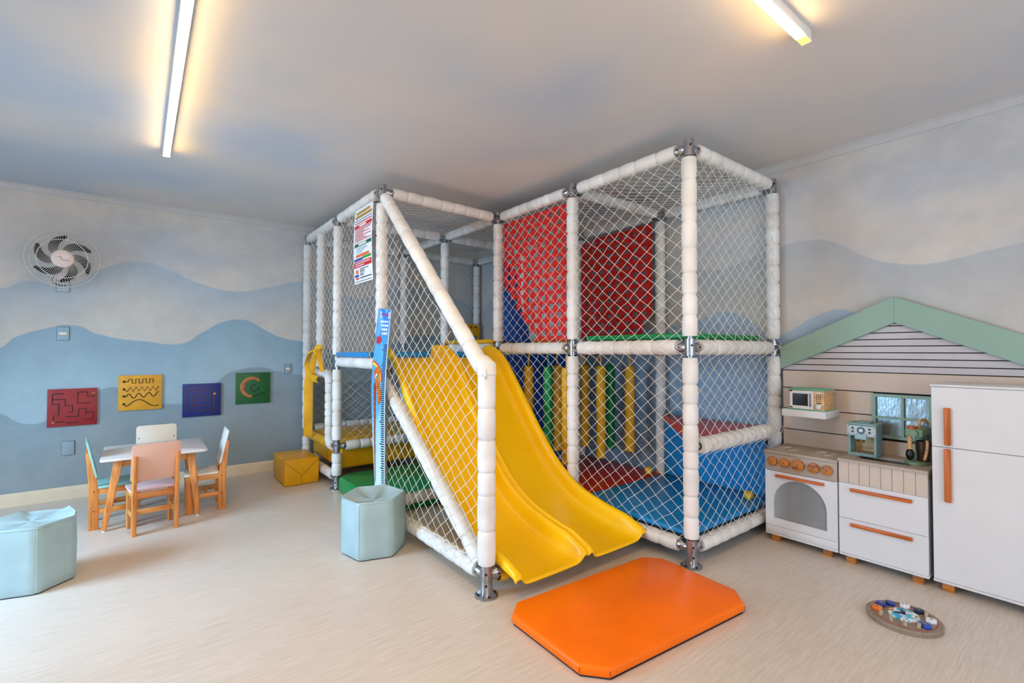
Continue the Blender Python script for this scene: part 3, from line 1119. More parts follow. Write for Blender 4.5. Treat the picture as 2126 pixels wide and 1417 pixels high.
hr = smoothpath([(3.385, 0.335, 0), (3.39, 0.70, 0), (3.38, 1.075, 0), (3.34, 1.35, 0), (3.284, 1.635, 0)], 8)


def hpt(u, v, d=0.0):
    f = v * (len(hl) - 1)
    i = min(int(f), len(hl) - 2)
    a = hl[i].lerp(hl[i + 1], f - i)
    b = hr[i].lerp(hr[i + 1], f - i)
    q = a.lerp(b, u)
    return (1.442 - 0.012 * math.sin(math.pi * u) - d, q.x, q.y)


MB().grid([[hpt(i / 4, j / 40) for i in range(5)] for j in range(41)]).build('chart_sheet', m_chart, HC, smooth=True, fix=False)
MB().grid([[hpt(u, j / 40, 0.0012) for u in (0.97, 1.0)] for j in range(41)]).build('white_edge', m_white, HC, fix=False)
mb = MB()
mw = MB()
for i in range(72):
    v = 0.02 + i * 0.0106
    ln = 0.25 if i % 10 == 8 else 0.17
    mb.grid([[hpt(u, v + dv, 0.0014) for u in (0.95 - ln, 0.955)] for dv in (0, 0.0056)])
tag(mb.build('ruler_marks', m_pblack, HC, fix=False), kind='stuff')


def htext(s, size, u, v, m, name='lettering', sx=1.0):
    vs, fs = text_mesh(s, size)
    W, Hh = 0.24, 1.32
    return MB().add([hpt(u + x * sx / W, v + y / Hh, 0.0022) for x, y, z in vs], fs).build(name, m, HC, fix=False)


mbp = MB().grid([[hpt(u, v, 0.0016) for u in (0.33, 0.95)] for v in (0.928, 0.972)])
mbp.build('lettering_backing', m_white, HC, fix=False)
htext('ATENÇÃO', 0.044, 0.64, 0.949, m_pred, sx=0.72)
tm = MB()
for q, (u0, u1) in enumerate(((0.40, 0.93), (0.47, 0.92), (0.55, 0.90), (0.6, 0.92))):
    u = u0
    while u < u1:
        e = min(u1, u + R5.uniform(0.04, 0.13))
        tm.grid([[hpt(w, 0.905 - q * 0.022 + dv, 0.0018) for w in (u, e)] for dv in (-0.006, 0.006)])
        u = e + 0.03
tag(tm.build('small_print', m_white, HC, fix=False), kind='stuff')
ar = [(0.18, 0.785), (0.18, 0.822), (0.42, 0.822), (0.42, 0.836), (0.62, 0.803), (0.42, 0.77), (0.42, 0.785)]
MB().add([hpt(u, v, 0.002) for u, v in ar], [tuple(range(len(ar)))]).build('red_arrow', m_pred, HC, fix=False)
# rainbow
for q, c in enumerate(((226, 62, 50), (246, 170, 60), (250, 232, 110), (90, 190, 100))):
    mb = MB()
    rows = []
    for i in range(13):
        a = math.radians(90 - i * 8.5)
        rows.append([hpt(0.0 + (1.0 - q * 0.075 - e) * 0.8 * math.cos(a), 0.55 + (1.0 - q * 0.075 - e) * 0.125 * math.sin(a), 0.0016 + q * 0.0001) for e in (0, 0.075)])
    rows = [r for r in rows]
    mb.grid(rows).build('rainbow_band', mat('print_rainbow_%d' % q, c, 0.4, var=0.02), HC, fix=False)
# giraffe neck and head, simple cartoon shapes
m_gir = mat('print_giraffe', (224, 120, 30), 0.4, var=0.25, vs=70)
m_gird = mat('print_giraffe_brown', (160, 52, 24), 0.4, var=0.1)
rows = []
for i in range(21):
    t = i / 20
    u = 0.10 + 0.10 * math.sin(t * 2.2) + 0.1 * t
    v = 0.02 + t * 0.50
    rows.append([hpt(u, v, 0.0018), hpt(u + 0.09 + 0.08 * t, v, 0.0018)])
MB().grid(rows).build('giraffe_neck', m_gird, HC, fix=False)
sp = MB()
for i in range(16):
    t = i / 16
    u = 0.10 + 0.10 * math.sin(t * 2.2) + 0.1 * t + R5.uniform(0.01, 0.06)
    v = 0.03 + t * 0.47
    sp.grid([[hpt(u + du, v + dv, 0.0024) for du in (0, 0.05)] for dv in (0, 0.008)])
tag(sp.build('giraffe_spots', m_pgold, HC, fix=False), kind='stuff')
hd = [(0.30, 0.56), (0.22, 0.60), (0.34, 0.615), (0.46, 0.63), (0.62, 0.625), (0.78, 0.60), (0.66, 0.58), (0.68, 0.52), (0.80, 0.46), (0.78, 0.42), (0.62, 0.40), (0.52, 0.47), (0.40, 0.52)]
MB().add([hpt(u, v, 0.0028) for u, v in hd], [tuple(range(len(hd)))]).build('giraffe_head', m_gir, HC, fix=False)
for (u0, v0, a, b, m) in ((0.46, 0.565, 0.07, 0.018, m_white), (0.48, 0.56, 0.03, 0.009, m_pblack), (0.74, 0.435, 0.025, 0.006, m_gird)):
    MB().add([hpt(u0 + a * math.cos(w * math.pi / 6), v0 + b * math.sin(w * math.pi / 6), 0.0032 if m is m_white else 0.0036) for w in range(12)], [tuple(range(12))]).build('giraffe_face', m, HC, fix=False)

# small activity panel at the far end of the upper level
AP = thing('busy_board', 'small yellow activity panel with round blue pieces at the back of the cage', 'activity panel', (3.74, 5.70, 1.42))
Pp = [(3.60, 1.52), (3.64, 1.47), (3.86, 1.47), (3.90, 1.52), (3.90, 1.68), (3.86, 1.74), (3.64, 1.74), (3.60, 1.68)]
MB().prism([(x - 0.06, z - 0.03) for x, z in Pp], 5.70, 5.72, 'Y').build('board', m_vyellow, AP, bevel=0.004)
MB().box(3.60, 3.68, 5.694, 5.70, 1.50, 1.62).build('brown_tile', m_gird, AP)
for x, z, m, r in ((3.64, 1.59, m_vblue, 0.018), (3.64, 1.53, m_vblue, 0.018), (3.76, 1.52, m_vblue, 0.03), (3.63, 1.67, m_pgreen, 0.016), (3.70, 1.67, m_gird, 0.016), (3.77, 1.67, m_pblack, 0.012)):
    MB().cyl((x, 5.692, z), (x, 5.6995, z), r, 12).build('disc', m, AP)
for x in (3.62, 3.76):
    MB().box(x, x + 0.03, 5.72, 5.80, 1.60, 1.63).build('bracket', m_galv, AP)

# ------------------------------------------------------------------ orange landing mat
OM = thing('landing_mat', 'orange vinyl landing mat with cut corners at the foot of the slide', 'mat', (2.0, 1.58, 0))
poly = [(1.451, 1.871), (1.439, 1.404), (1.523, 1.308), (2.456, 1.221), (2.56, 1.322), (2.589, 1.794), (2.505, 1.894), (1.545, 1.952)]
MB().prism(poly, 0.004, 0.052, 'Z').build('cover', m_vorange, OM, bevel=0.016, seg=3)
MB().prism([(2.0 + (x - 2.0) * 0.985, 1.58 + (y - 1.58) * 0.98) for x, y in poly], 0.0, 0.006, 'Z').build('base', mat('mat_base_black', (24, 24, 26), 0.7), OM)
m_fold = mat('vinyl_fold_dark_orange', (176, 60, 10), 0.5)
for (x, y), (dx, dy) in zip((poly[1], poly[2], poly[3], poly[4]), ((-1, -0.3), (-0.3, -1), (0.3, -1), (1, -0.3))):
    d = Vector((dx, dy, 0)).normalized()
    MB().tube([Vector((x, y, 0.008)) + d * -0.001, Vector((x, y, 0.036)) + d * -0.003, Vector((x, y, 0.05)) - d * 0.018], 0.0014, 5).build('corner_seam', m_fold, OM)


# ------------------------------------------------------------------ poufs
m_pouf = mat('pouf_pale_blue_leatherette', (164, 188, 190), 0.5, var=0.06, vs=5, bump=0.35, bs=9)
m_poufb = mat('pouf_underside', (20, 24, 30), 0.8)


def pouf(label, cx, cy, rot, sag, seed, slump=0.0):
    R = random.Random(seed)
    t = thing('hexagonal_pouf', label, 'pouf', (cx, cy, 0), 'pale blue hexagonal poufs')
    rad = 0.213
    per = []
    for i in range(6):
        a = math.radians(rot + 60 * i)
        b = math.radians(rot + 60 * (i + 1))
        p, q = Vector((math.cos(a), math.sin(a), 0)) * rad, Vector((math.cos(b), math.sin(b), 0)) * rad
        for s in (0.06, 0.2, 0.4, 0.6, 0.8, 0.94):
            per.append(p.lerp(q, s))
    Ht = 0.375
    wob = [R.uniform(-1, 1) for _ in range(6)]
    lev = [(0.965, 0.006), (0.995, 0.018), (1.0, 0.06), (1.0, 0.14), (1.0, 0.22), (0.998, 0.30), (0.995, 0.345), (0.985, 0.366), (0.965, 0.376)]
    rows = []
    for s, z in lev:
        row = []
        for i, p in enumerate(per):
            zz = z
            if z > 0.28:
                zz += (z - 0.28) / 0.096 * slump * wob[(i // 6) % 6]
            row.append(Vector((cx, cy, zz)) + Vector((p.x, p.y, 0)) * s * (1 + 0.006 * math.sin(i * 1.7 + z * 20)))
        rows.append(row)
    top = rows[-1]
    for s, dz in ((0.93, -0.004), (0.8, -0.4 * sag), (0.6, -0.8 * sag), (0.35, -sag), (0.12, -1.02 * sag), (0.01, -1.02 * sag)):
        row = []
        for i, q in enumerate(top):
            d = q - Vector((cx, cy, q.z))
            row.append(Vector((cx, cy, q.z * 1.0 if s > 0.7 else 0.376)) + d * (s / 0.965) + Vector((0, 0, dz + 0.25 * sag * math.sin(i * 0.9 + seed) * s * (1 - s) * 3)))
        rows.append(row)
    MB().grid(rows, closed_u=True).build('cover', m_pouf, t, smooth=True)
    MB().prism([(cx + p.x * 0.95, cy + p.y * 0.95) for p in per], 0.0, 0.008, 'Z').build('underside', m_poufb, t)
    for i in range(0, 36, 6):
        e = [Vector(r[i]).lerp(Vector(r[i - 1]), 0.5) for r in rows[1:8]]
        MB().tube(e, 0.0032, 6).build('corner_seam', m_pouf, t, smooth=True)
    MB().tube([Vector(q) + Vector((0, 0, 0.001)) for q in rows[7]], 0.0035, 6, closed=True).build('top_piping', m_pouf, t, smooth=True)
    return t


pouf('pale blue hexagonal pouf with sunken top in front of the cage', 1.266, 3.152, 222.2, 0.045, 3, 0.012)
pouf('pale blue hexagonal pouf cut off by the left edge of the picture', -0.482, 3.896, 224.2 + 60, 0.02, 8, 0.012)

# yellow cube seat
YC = thing('cube_seat', 'yellow vinyl cube seat with envelope seams by the far wall', 'pouf', (1.30, 5.36, 0))
cx0, cx1, cy0, cy1, hz = 1.136, 1.464, 5.095, 5.60, 0.255
MB().box(cx0, cx1, cy0, cy1, 0.002, hz).build('cover', m_vyellow, YC, bevel=0.012, seg=3)
m_stitch = mat('seam_dark_ochre', (120, 78, 10), 0.6)
f0 = cy0 - 0.0005
for pts in ([(cx0 + 0.01, f0, hz - 0.02), (cx0 + 0.15, f0, 0.105)], [(cx1 - 0.01, f0, hz - 0.02), (cx0 + 0.165, f0, 0.098)], [(cx0 + 0.16, f0, 0.098), (cx0 + 0.16, f0, 0.008)]):
    MB().tube(pts, 0.0018, 5).build('seam', m_stitch, YC)
MB().tube([(cx0 + 0.01, f0, hz - 0.022), (cx1 - 0.01, f0, hz - 0.022)], 0.0022, 5).build('seam', m_vyellow, YC)

# ------------------------------------------------------------------ table and chairs
m_pine = wood('pine_varnished', (214, 138, 66), (170, 92, 34), 'Z')
m_pinex = wood('pine_varnished_rail', (218, 146, 74), (176, 98, 40), 'X')
m_piney = wood('pine_varnished_side_rail', (218, 146, 74), (176, 98, 40), 'Y')
m_knot = mat('wood_plug_dark', (70, 36, 16), 0.6)
m_twhite = mat('lacquer_white', (226, 220, 214), 0.32, var=0.02)

TB = thing('play_table', 'low square table with white top and splayed pine legs', 'table', (0.115, 4.955, 0))
TB.rotation_euler = (0, 0, 0)
tx0, tx1, ty0, ty1 = -0.222, 0.452, 4.625, 5.275
rp = []
for (x, y, a0) in ((tx1 - 0.03, ty1 - 0.03, 0), (tx0 + 0.03, ty1 - 0.03, 90), (tx0 + 0.03, ty0 + 0.03, 180), (tx1 - 0.03, ty0 + 0.03, 270)):
    for q in range(5):
        a = math.radians(a0 + q * 22.5)
        rp.append((x + 0.03 * math.cos(a), y + 0.03 * math.sin(a)))
MB().prism(rp, 0.518, 0.536, 'Z').build('table_top', m_twhite, TB, bevel=0.004)
for sx, sy in ((0, 0), (1, 0), (0, 1), (1, 1)):
    bx, by = (tx0 + 0.028 if sx == 0 else tx1 - 0.062), (ty0 + 0.05 if sy == 0 else ty1 - 0.06)
    ux, uy = (tx0 + 0.11 if sx == 0 else tx1 - 0.11), (ty0 + 0.11 if sy == 0 else ty1 - 0.11)
    wb, wt = 0.017, 0.03
    bq = [Vector((bx - wb, by - wb, 0.012)), Vector((bx + wb, by - wb, 0.012)), Vector((bx + wb, by + wb, 0.012)), Vector((bx - wb, by + wb, 0.012))]
    tq = [Vector((ux - wt, uy - wt, 0.518)), Vector((ux + wt, uy - wt, 0.518)), Vector((ux + wt, uy + wt, 0.518)), Vector((ux - wt, uy + wt, 0.518))]
    lg = MB().hexa(bq, tq).build('leg', m_pine, TB, bevel=0.005)
    MB().cyl((bx, by, 0.0), (bx, by, 0.012), 0.012, 12).build('foot_glide', m_twhite, lg)
for (x0, x1, y0, y1, m) in ((tx0 + 0.13, tx1 - 0.13, ty0 + 0.10, ty0 + 0.12, m_pinex), (tx0 + 0.13, tx1 - 0.13, ty1 - 0.12, ty1 - 0.10, m_pinex), (tx0 + 0.10, tx0 + 0.12, ty0 + 0.13, ty1 - 0.13, m_piney), (tx1 - 0.12, tx1 - 0.10, ty0 + 0.13, ty1 - 0.13, m_piney)):
    MB().box(x0, x1, y0, y1, 0.455, 0.517).build('apron', m, TB, bevel=0.002)


def chair(label, paint_back, paint_seat, loc, rz):
    """local: seat faces +Y, backrest on the -Y side"""
    t = thing('play_chair', label, 'chair', (0, 0, 0), 'small pine chairs at the low table')
    for s in (-1, 1):
        x = s * 0.128
        # back post: board, wide fore-aft, tapering and leaning back above the seat
        def sec(y0, y1, z):
            return [Vector((x - 0.013, y0, z)), Vector((x + 0.013, y0, z)), Vector((x + 0.013, y1, z)), Vector((x - 0.013, y1, z))]
        mb = MB()
        a, b, c, d = sec(-0.145, -0.085, 0), sec(-0.145, -0.09, 0.30), sec(-0.158, -0.118, 0.48), sec(-0.168, -0.135, 0.575)
        vs = a + b + c + d
        fs = [(3, 2, 1, 0), (12, 13, 14, 15)]
        for q in range(3):
            for i in range(4):
                j = (i + 1) % 4
                fs.append((q * 4 + i, q * 4 + j, q * 4 + 4 + j, q * 4 + 4 + i))
        bl = mb.add(vs, fs).build('back_leg', m_pine, t, bevel=0.003)
        for z in (0.14, 0.285):
            MB().cyl((x + s * 0.0125, -0.115, z), (x + s * 0.0142, -0.115, z), 0.005, 8).build('wood_plug', m_knot, bl)
        MB().box(x - 0.013, x + 0.013, 0.085, 0.14, 0, 0.305).build('front_leg', m_pine, t, bevel=0.003)
        MB().box(x - 0.010, x + 0.010, -0.09, 0.085, 0.262, 0.304).build('side_apron', m_piney, t, bevel=0.002)
        MB().box(x - 0.010, x + 0.010, -0.09, 0.085, 0.115, 0.155).build('side_stretcher', m_piney, t, bevel=0.002)
    MB().box(-0.115, 0.115, -0.128, -0.108, 0.258, 0.304).build('rear_apron', m_pinex, t, bevel=0.002)
    MB().box(-0.115, 0.115, 0.105, 0.125, 0.262, 0.304).build('front_apron', m_pinex, t, bevel=0.002)
    MB().box(-0.118, 0.118, -0.02, 0.0, 0.118, 0.155).build('cross_stretcher', m_pinex, t, bevel=0.002)
    rpz = []
    for (px, py, a0) in ((0.148, 0.135, 0), (-0.148, 0.135, 90), (-0.148, -0.08, 180), (0.148, -0.08, 270)):
        for q in range(5):
            a = math.radians(a0 + q * 22.5)
            rpz.append((px * 0.92 + 0.012 * math.cos(a), py + 0.012 * math.sin(a)))
    MB().prism(rpz, 0.305, 0.322, 'Z').build('seat', paint_seat, t, bevel=0.003)
    # backrest: rounded panel in front of the posts, leaning back
    bp = []
    for (px, pz, a0) in ((0.125, 0.635, 0), (-0.125, 0.635, 90), (-0.125, 0.405, 180), (0.125, 0.405, 270)):
        for q in range(5):
            a = math.radians(a0 + q * 22.5)
            bp.append((px + 0.024 * math.cos(a), pz + 0.024 * math.sin(a)))
    n = len(bp)

    def yy(z):
        return -0.082 - (z - 0.33) * 0.215
    vs = [Vector((x, yy(z) - 0.014, z)) for x, z in bp] + [Vector((x, yy(z), z)) for x, z in bp]
    br = MB().add(vs, [tuple(range(n)), tuple(range(n, 2 * n))[::-1]] + [(i, (i + 1) % n, n + (i + 1) % n, n + i) for i in range(n)]).build('backrest', paint_back, t, bevel=0.003)
    for sx in (-0.128, 0.128):
        for z in (0.44, 0.55):
            MB().cyl((sx, yy(z) - 0.001, z), (sx, yy(z) + 0.0015, z), 0.005, 8).build('bolt', m_knot, br)
    t.location = loc
    t.rotation_euler = (0, 0, rz)
    return t


m_cpink = mat('lacquer_pale_pink', (226, 178, 156), 0.4, var=0.02)
m_cpink2 = mat('lacquer_lilac_pink', (222, 190, 192), 0.4, var=0.02)
m_cmint = mat('lacquer_mint_blue', (150, 208, 206), 0.4, var=0.02)
m_ccream = mat('lacquer_cream', (226, 214, 196), 0.4, var=0.02)
chair('pale pink small chair with its back to the viewer, nearest at the table', m_cpink, m_cpink2, (0.092, 4.565, 0), math.radians(8))
chair('mint blue small chair at the left side of the table', m_cmint, m_cmint, (-0.15, 4.90, 0), math.radians(-86))
chair('cream small chair at the far side of the table below the activity boards', m_ccream, m_ccream, (0.135, 5.33, 0), math.radians(180))
chair('white small chair at the right side of the table, half in shadow', m_twhite, m_ccream, (0.455, 4.875, 0), math.radians(88))

# ------------------------------------------------------------------ wall boards
YW = YB


def board(label, cx, cz, c, dark, kind):
    t = thing('activity_board', label, 'wall game', (cx, YW, cz), 'square activity boards on the far wall')
    h = 0.168
    m = mat('board_' + kind, c, 0.45, var=0.06, vs=14, bump=0.1, bs=80)
    md = mat('groove_' + kind, dark, 0.7)
    MB().box(cx - h, cx + h, YW - 0.019, YW - 0.001, cz - h, cz + h).build('panel', m, t, bevel=0.002)

    def gr(pts, w=0.0045, mm=None):
        P = [(cx + a * h, YW - 0.0195, cz + b * h) for a, b in pts]
        rows = []
        return MB().tube([(p[0], p[1] + 0.001, p[2]) for p in P], w, 6).build('groove', mm or md, t)

    def dot(a, b, r, mm=None):
        MB().cyl((cx + a * h, YW - 0.0215, cz + b * h), (cx + a * h, YW - 0.018, cz + b * h), r, 14).build('slider', mm or md, t)
    return t, gr, dot


_, gr, dot = board('dark red square wooden maze board on the wall', -0.473, 0.825, (150, 26, 30), (66, 20, 14), 'red')
for pts in ([(-.8, .75), (-.35, .75)], [(-.8, .75), (-.8, .2), (-.55, .2), (-.55, -.1)], [(-.8, .45), (-.3, .45), (-.3, .1), (0, .1), (0, -.25), (-.2, -.25)],
            [(.2, .8), (.6, .8), (.6, .55), (.85, .55), (.85, .75)], [(.2, .8), (.2, .2), (.7, .2)], [(-.75, -.75), (-.75, -.4), (-.55, -.4), (-.55, -.1)],
            [(-.75, -.75), (-.3, -.75)], [(-.25, -.5), (.25, -.5), (.25, -.1), (.55, -.1), (.55, -.4)], [(.5, -.7), (.85, -.7), (.85, -.3), (.6, -.3)], [(-.25, -.82), (.25, -.82)]):
    gr(pts)
dot(.85, .72, .009, m_pine)
dot(-.75, -.75, .010, m_pine)
_, gr, dot = board('yellow square wooden board with four black tracing lines on the wall', 0.014, 0.932, (222, 158, 30), (34, 24, 10), 'yellow')
sq = []
for i in range(4):
    x = -.55 + i * .32
    sq += [(x, .55), (x + .0, .78 if i % 1 == 0 else .55), (x + .16, .78), (x + .16, .55)]
gr([(-.75, .65), (-.55, .65)] + sq[1:] + [(.8, .55)][:0] + [(.75, .78)][:0])
gr([(-.75, .22)] + [(-.6 + i * .13, .08 if i % 2 == 0 else .34) for i in range(12)])
gr([(-.75, -.18)] + [(-.65 + i * .047, -.2 + .13 * math.sin(i * .65) + i * .003) for i in range(33)])
gr([(-.75, -.62)] + [(-.65 + i * .047, -.6 + .2 * math.sin(-0.9 + i * .2)) for i in range(33)])
for b in (.65, .22, -.18, -.62):
    dot(-.75, b, .011)
_, gr, dot = board('dark blue square wooden board with a squared spiral groove on the wall', 0.518, 0.829, (16, 38, 112), (112, 62, 30), 'blue')
gr([(.65, .3), (.65, -.65), (-.8, -.65), (-.8, .62), (.4, .62), (.4, -.35), (-.5, -.35), (-.5, .3), (.1, .3), (.1, -.02), (-.2, -.02), (-.2, .05)])
dot(.65, .35, .012, m_pine)
_, gr, dot = board('green square wooden board with a wooden curved snake track on the wall', 0.990, 0.930, (16, 92, 40), (12, 40, 16), 'green')
sn = [(.42 * math.cos(math.radians(a)) * 1.4 - 0.05, .42 * math.sin(math.radians(a)) * 1.4 + .05) for a in range(50, 275, 9)]
rr = [0.012 + 0.008 * math.sin(math.pi * i / (len(sn) - 1)) for i in range(len(sn))]
P = [(0.990 + a * .168, YW - 0.0195, 0.930 + b * .168) for a, b in sn]
mbs = MB().tube(P, rr, 8)
mbs.v = [(x, YW - 0.0195 + (y - (YW - 0.0195)) * 0.25, z) for x, y, z in mbs.v]
mbs.build('snake_track', mat('snake_wood', (190, 112, 62), 0.5, var=0.08), _)
gr([(-.1, -.55), (.3, -.5), (.55, -.3), (.7, -.45)])
gr([(.2 * math.cos(math.radians(a)) + .05, .2 * math.sin(math.radians(a)) - .0) for a in range(60, 330, 15)] + [(.35, .05), (.3, -.12)])
for a, b in ((.28, .5), (-.55, .15), (-.12, -.53)):
    dot(a, b, .012, m_piney)

# ------------------------------------------------------------------ wall plates
m_plate1 = mat('plate_painted_blue', (146, 172, 186), 0.5, var=0.02)
m_plate2 = mat('plate_painted_grey', (140, 158, 168), 0.5, var=0.02)
m_plate3 = mat('plate_painted_pale', (182, 190, 194), 0.5, var=0.02)
m_rock = mat('switch_cream', (238, 222, 196), 0.4, var=0.02)
m_gap = mat('plate_gap_dark', (70, 78, 84), 0.7)


def plate(name, label, cat, cx, cz, w, h, m, rocker=True):
    t = thing(name, label, cat, (cx, YW, cz))
    MB().box(cx - w / 2 - 0.0025, cx + w / 2 + 0.0025, YW - 0.003, YW - 0.0005, cz - h / 2 - 0.0025, cz + h / 2 + 0.0025).build('shadow_gap', m_gap, t)
    MB().box(cx - w / 2, cx + w / 2, YW - 0.010, YW - 0.002, cz - h / 2, cz + h / 2).build('cover_plate', m, t, bevel=0.002)
    if rocker:
        MB().box(cx - w * 0.31, cx + w * 0.31, YW - 0.014, YW - 0.009, cz - 0.011, cz + 0.011).build('rocker', m_rock, t, bevel=0.002)


plate('light_switch', 'blue painted switch plate with cream rocker below the wall fan', 'light switch', -0.546, 1.493, 0.082, 0.118, m_plate1)
plate('light_switch', 'small grey painted switch plate with cream rocker near the cage', 'light switch', 1.344, 1.132, 0.07, 0.105, m_plate2)
plate('blank_plate', 'blank grey painted wall plate above the baseboard left of the table', 'wall plate', -0.5, 0.457, 0.085, 0.125, m_plate2, False)
plate('blank_plate', 'blank pale wall plate directly under the wall fan', 'wall plate', -0.551, 1.92, 0.085, 0.10, m_plate3, False)

# ------------------------------------------------------------------ wall fan
FN = thing('wall_fan', 'round wall fan with white wire guard and six black curved blades', 'fan', (-0.535, YB, 2.13))
m_wire = mat('fan_wire_cream', (222, 214, 204), 0.45, var=0.02)
m_blade = mat('fan_blade_black', (16, 16, 18), 0.4, var=0.02)
m_hubc = mat('fan_hub_cream', (226, 206, 196), 0.4, var=0.02)
FC = Vector((-0.535, 5.70, 2.138))
tilt = math.radians(6)
ax_f = Vector((0.05, -math.cos(tilt), -math.sin(tilt))).normalized()      # towards the room
ax_x = Vector((1, 0, 0)) - ax_f * ax_f.x
ax_x.normalize()
ax_z = ax_x.cross(ax_f)
if ax_z.z < 0:
    ax_z = -ax_z


def fp(r, a, d):
    return FC + ax_x * (r * math.cos(a)) + ax_z * (r * math.sin(a)) + ax_f * d


RF = 0.243
front = MB()
NW = 72
for i in range(NW):
    a = 2 * math.pi * i / NW
    front.tube([fp(0.07, a - 0.10, 0.075), fp(0.13, a - 0.05, 0.073), fp(0.19, a, 0.058), fp(0.225, a + 0.02, 0.034), fp(RF, a + 0.03, 0.0)], 0.0013, 4)
tag(front.build('guard_wires', m_wire, FN), kind='stuff')
rear = MB()
for i in range(40):
    a = 2 * math.pi * i / 40
    rear.tube([fp(0.06, a, -0.06), fp(0.17, a, -0.058), fp(0.22, a, -0.04), fp(RF, a, 0.0)], 0.0013, 4)
tag(rear.build('rear_guard_wires', m_wire, FN), kind='stuff')
for rr_, dd_ in ((RF, 0.0), (0.165, 0.066), (0.215, -0.043)):
    MB().tube([fp(rr_, 2 * math.pi * i / 48, dd_) for i in range(48)], 0.0026, 6, closed=True).build('guard_ring', m_wire, FN, smooth=True)
cap = MB()
rows = [[fp(r_, 2 * math.pi * i / 32, d_) for i in range(32)] for r_, d_ in ((0.074, 0.06), (0.074, 0.078), (0.066, 0.084), (0.03, 0.088), (0.001, 0.089))]
MB().grid(rows, closed_u=True).build('hub_cap', m_hubc, FN, smooth=True)
MB().tube([fp(0.035, 2.8, 0.0905), fp(0.02, 2.2, 0.0905), fp(0.01, 3.8, 0.0905), fp(0.02, 5.5, 0.0905), fp(0.045, 6.0, 0.0905)], 0.0022, 5).build('hub_emblem', mat('emblem_grey_blue', (120, 128, 150), 0.5), FN)
for b in range(6):
    a0 = 2 * math.pi * b / 6 + 0.35
    rows = []
    for i in range(13):
        t = i / 12
        r_ = 0.04 + 0.165 * t
        swirl = -0.95 * t ** 1.6
        wid = 0.72 * (1 - t) ** 0.5 * (0.75 + 0.9 * t) + 0.02
        row = []
        for q in range(4):
            f_ = q / 3 - 0.5
            row.append(fp(r_, a0 + swirl + wid * f_, 0.0 + 0.035 * f_ * (1.0 - 0.4 * t)))
        rows.append(row)
    bo = MB().grid(rows).build('blade', m_blade, FN, smooth=True, fix=False)
    md = bo.modifiers.new('thickness', 'SOLIDIFY')
    md.thickness = 0.003
MB().lathe(fp(0, 0, -0.03), fp(0, 0, 0.05), [(0, 0.03), (0.05, 0.05), (0.075, 0.045), (0.08, 0.01)], 20).build('rotor_hub', m_blade, FN, smooth=True)
MB().lathe(FC - ax_f * 0.03, FC - ax_f * 0.15, [(0, 0.03), (0.015, 0.055), (0.08, 0.058), (0.11, 0.04), (0.12, 0.02)], 20).build('motor', m_hubc, FN, smooth=True)
MB().tube([FC - ax_f * 0.10 - Vector((0, 0, 0.03)), Vector((-0.535, 5.85, 2.04)), Vector((-0.535, 5.895, 2.02))], 0.022, 10).build('wall_arm', m_hubc, FN, smooth=True)
MB().box(-0.585, -0.485, YB - 0.025, YB - 0.001, 1.975, 2.07).build('wall_bracket', m_hubc, FN, bevel=0.006)
MB().tube(smoothpath([(-0.60, 5.80, 2.0), (-0.615, 5.80, 1.96), (-0.60, 5.82, 1.935), (-0.56, 5.86, 1.92), (-0.535, 5.895, 1.925)], 4), 0.004, 6).build('power_cord', m_blade, FN, smooth=True)

# ------------------------------------------------------------------ play kitchen: house shaped back panel
m_taupe = mat('lacquer_taupe', (202, 184, 168), 0.5, var=0.02)
m_taupe2 = mat('lacquer_warm_grey', (176, 160, 144), 0.45, var=0.02)
m_slat = mat('lacquer_greige_slat', (192, 186, 188), 0.5, var=0.02)
m_sage = mat('lacquer_sage_green', (140, 170, 154), 0.5, var=0.02)
m_kwhite = mat('lacquer_kitchen_white', (218, 216, 216), 0.38, var=0.015)
m_dark = mat('joint_dark', (36, 30, 28), 0.8)
m_teak = wood('teak_handle_vertical', (188, 98, 28), (124, 52, 8), 'Z', fine=1.2)
m_teaky = wood('teak_handle_horizontal', (196, 98, 26), (138, 54, 8), 'Y', fine=1.2)
m_teakk = wood('teak_knob', (184, 112, 44), (104, 50, 12), 'Y', fine=1.4)

HP = thing('house_panel', 'house shaped wall panel of taupe boards under a sage green gable roof', 'wall panel', (XR, 0.935, 0))
apex, slope = 0.935, 0.457
yl, yr = 1.632, 0.238
MB().prism([(yl - 0.002, 0.012), (yr + 0.002, 0.012), (yr + 0.002, 1.19), (0.935, 1.52), (yl - 0.002, 1.19)], XR - 0.012, XR - 0.001, 'X').build('backing', m_dark, HP)
xp0, xp1 = XR - 0.034, XR - 0.012
zs = [0.012, 0.13, 0.284, 0.438, 0.592, 0.748, 0.905, 1.060, 1.192]
wy0, wy1, wz0, wz1 = 0.752, 1.066, 0.762, 1.052     # small window
for a, b in zip(zs[:-1], zs[1:]):
    g = 0.0030
    if b < 0.75 or a > 1.055:
        MB().box(xp0, xp1, yr, yl, a + g, b - g).build('board', m_taupe, HP, bevel=0.0015, seg=1)
    else:
        MB().box(xp0, xp1, yr, wy0 + 0.004, a + g, b - g).build('board', m_taupe, HP, bevel=0.0015, seg=1)
        MB().box(xp0, xp1, wy1 - 0.004, yl, a + g, b - g).build('board', m_taupe, HP, bevel=0.0015, seg=1)


def inner_z(y):
    return 1.521 - slope * abs(y - apex)


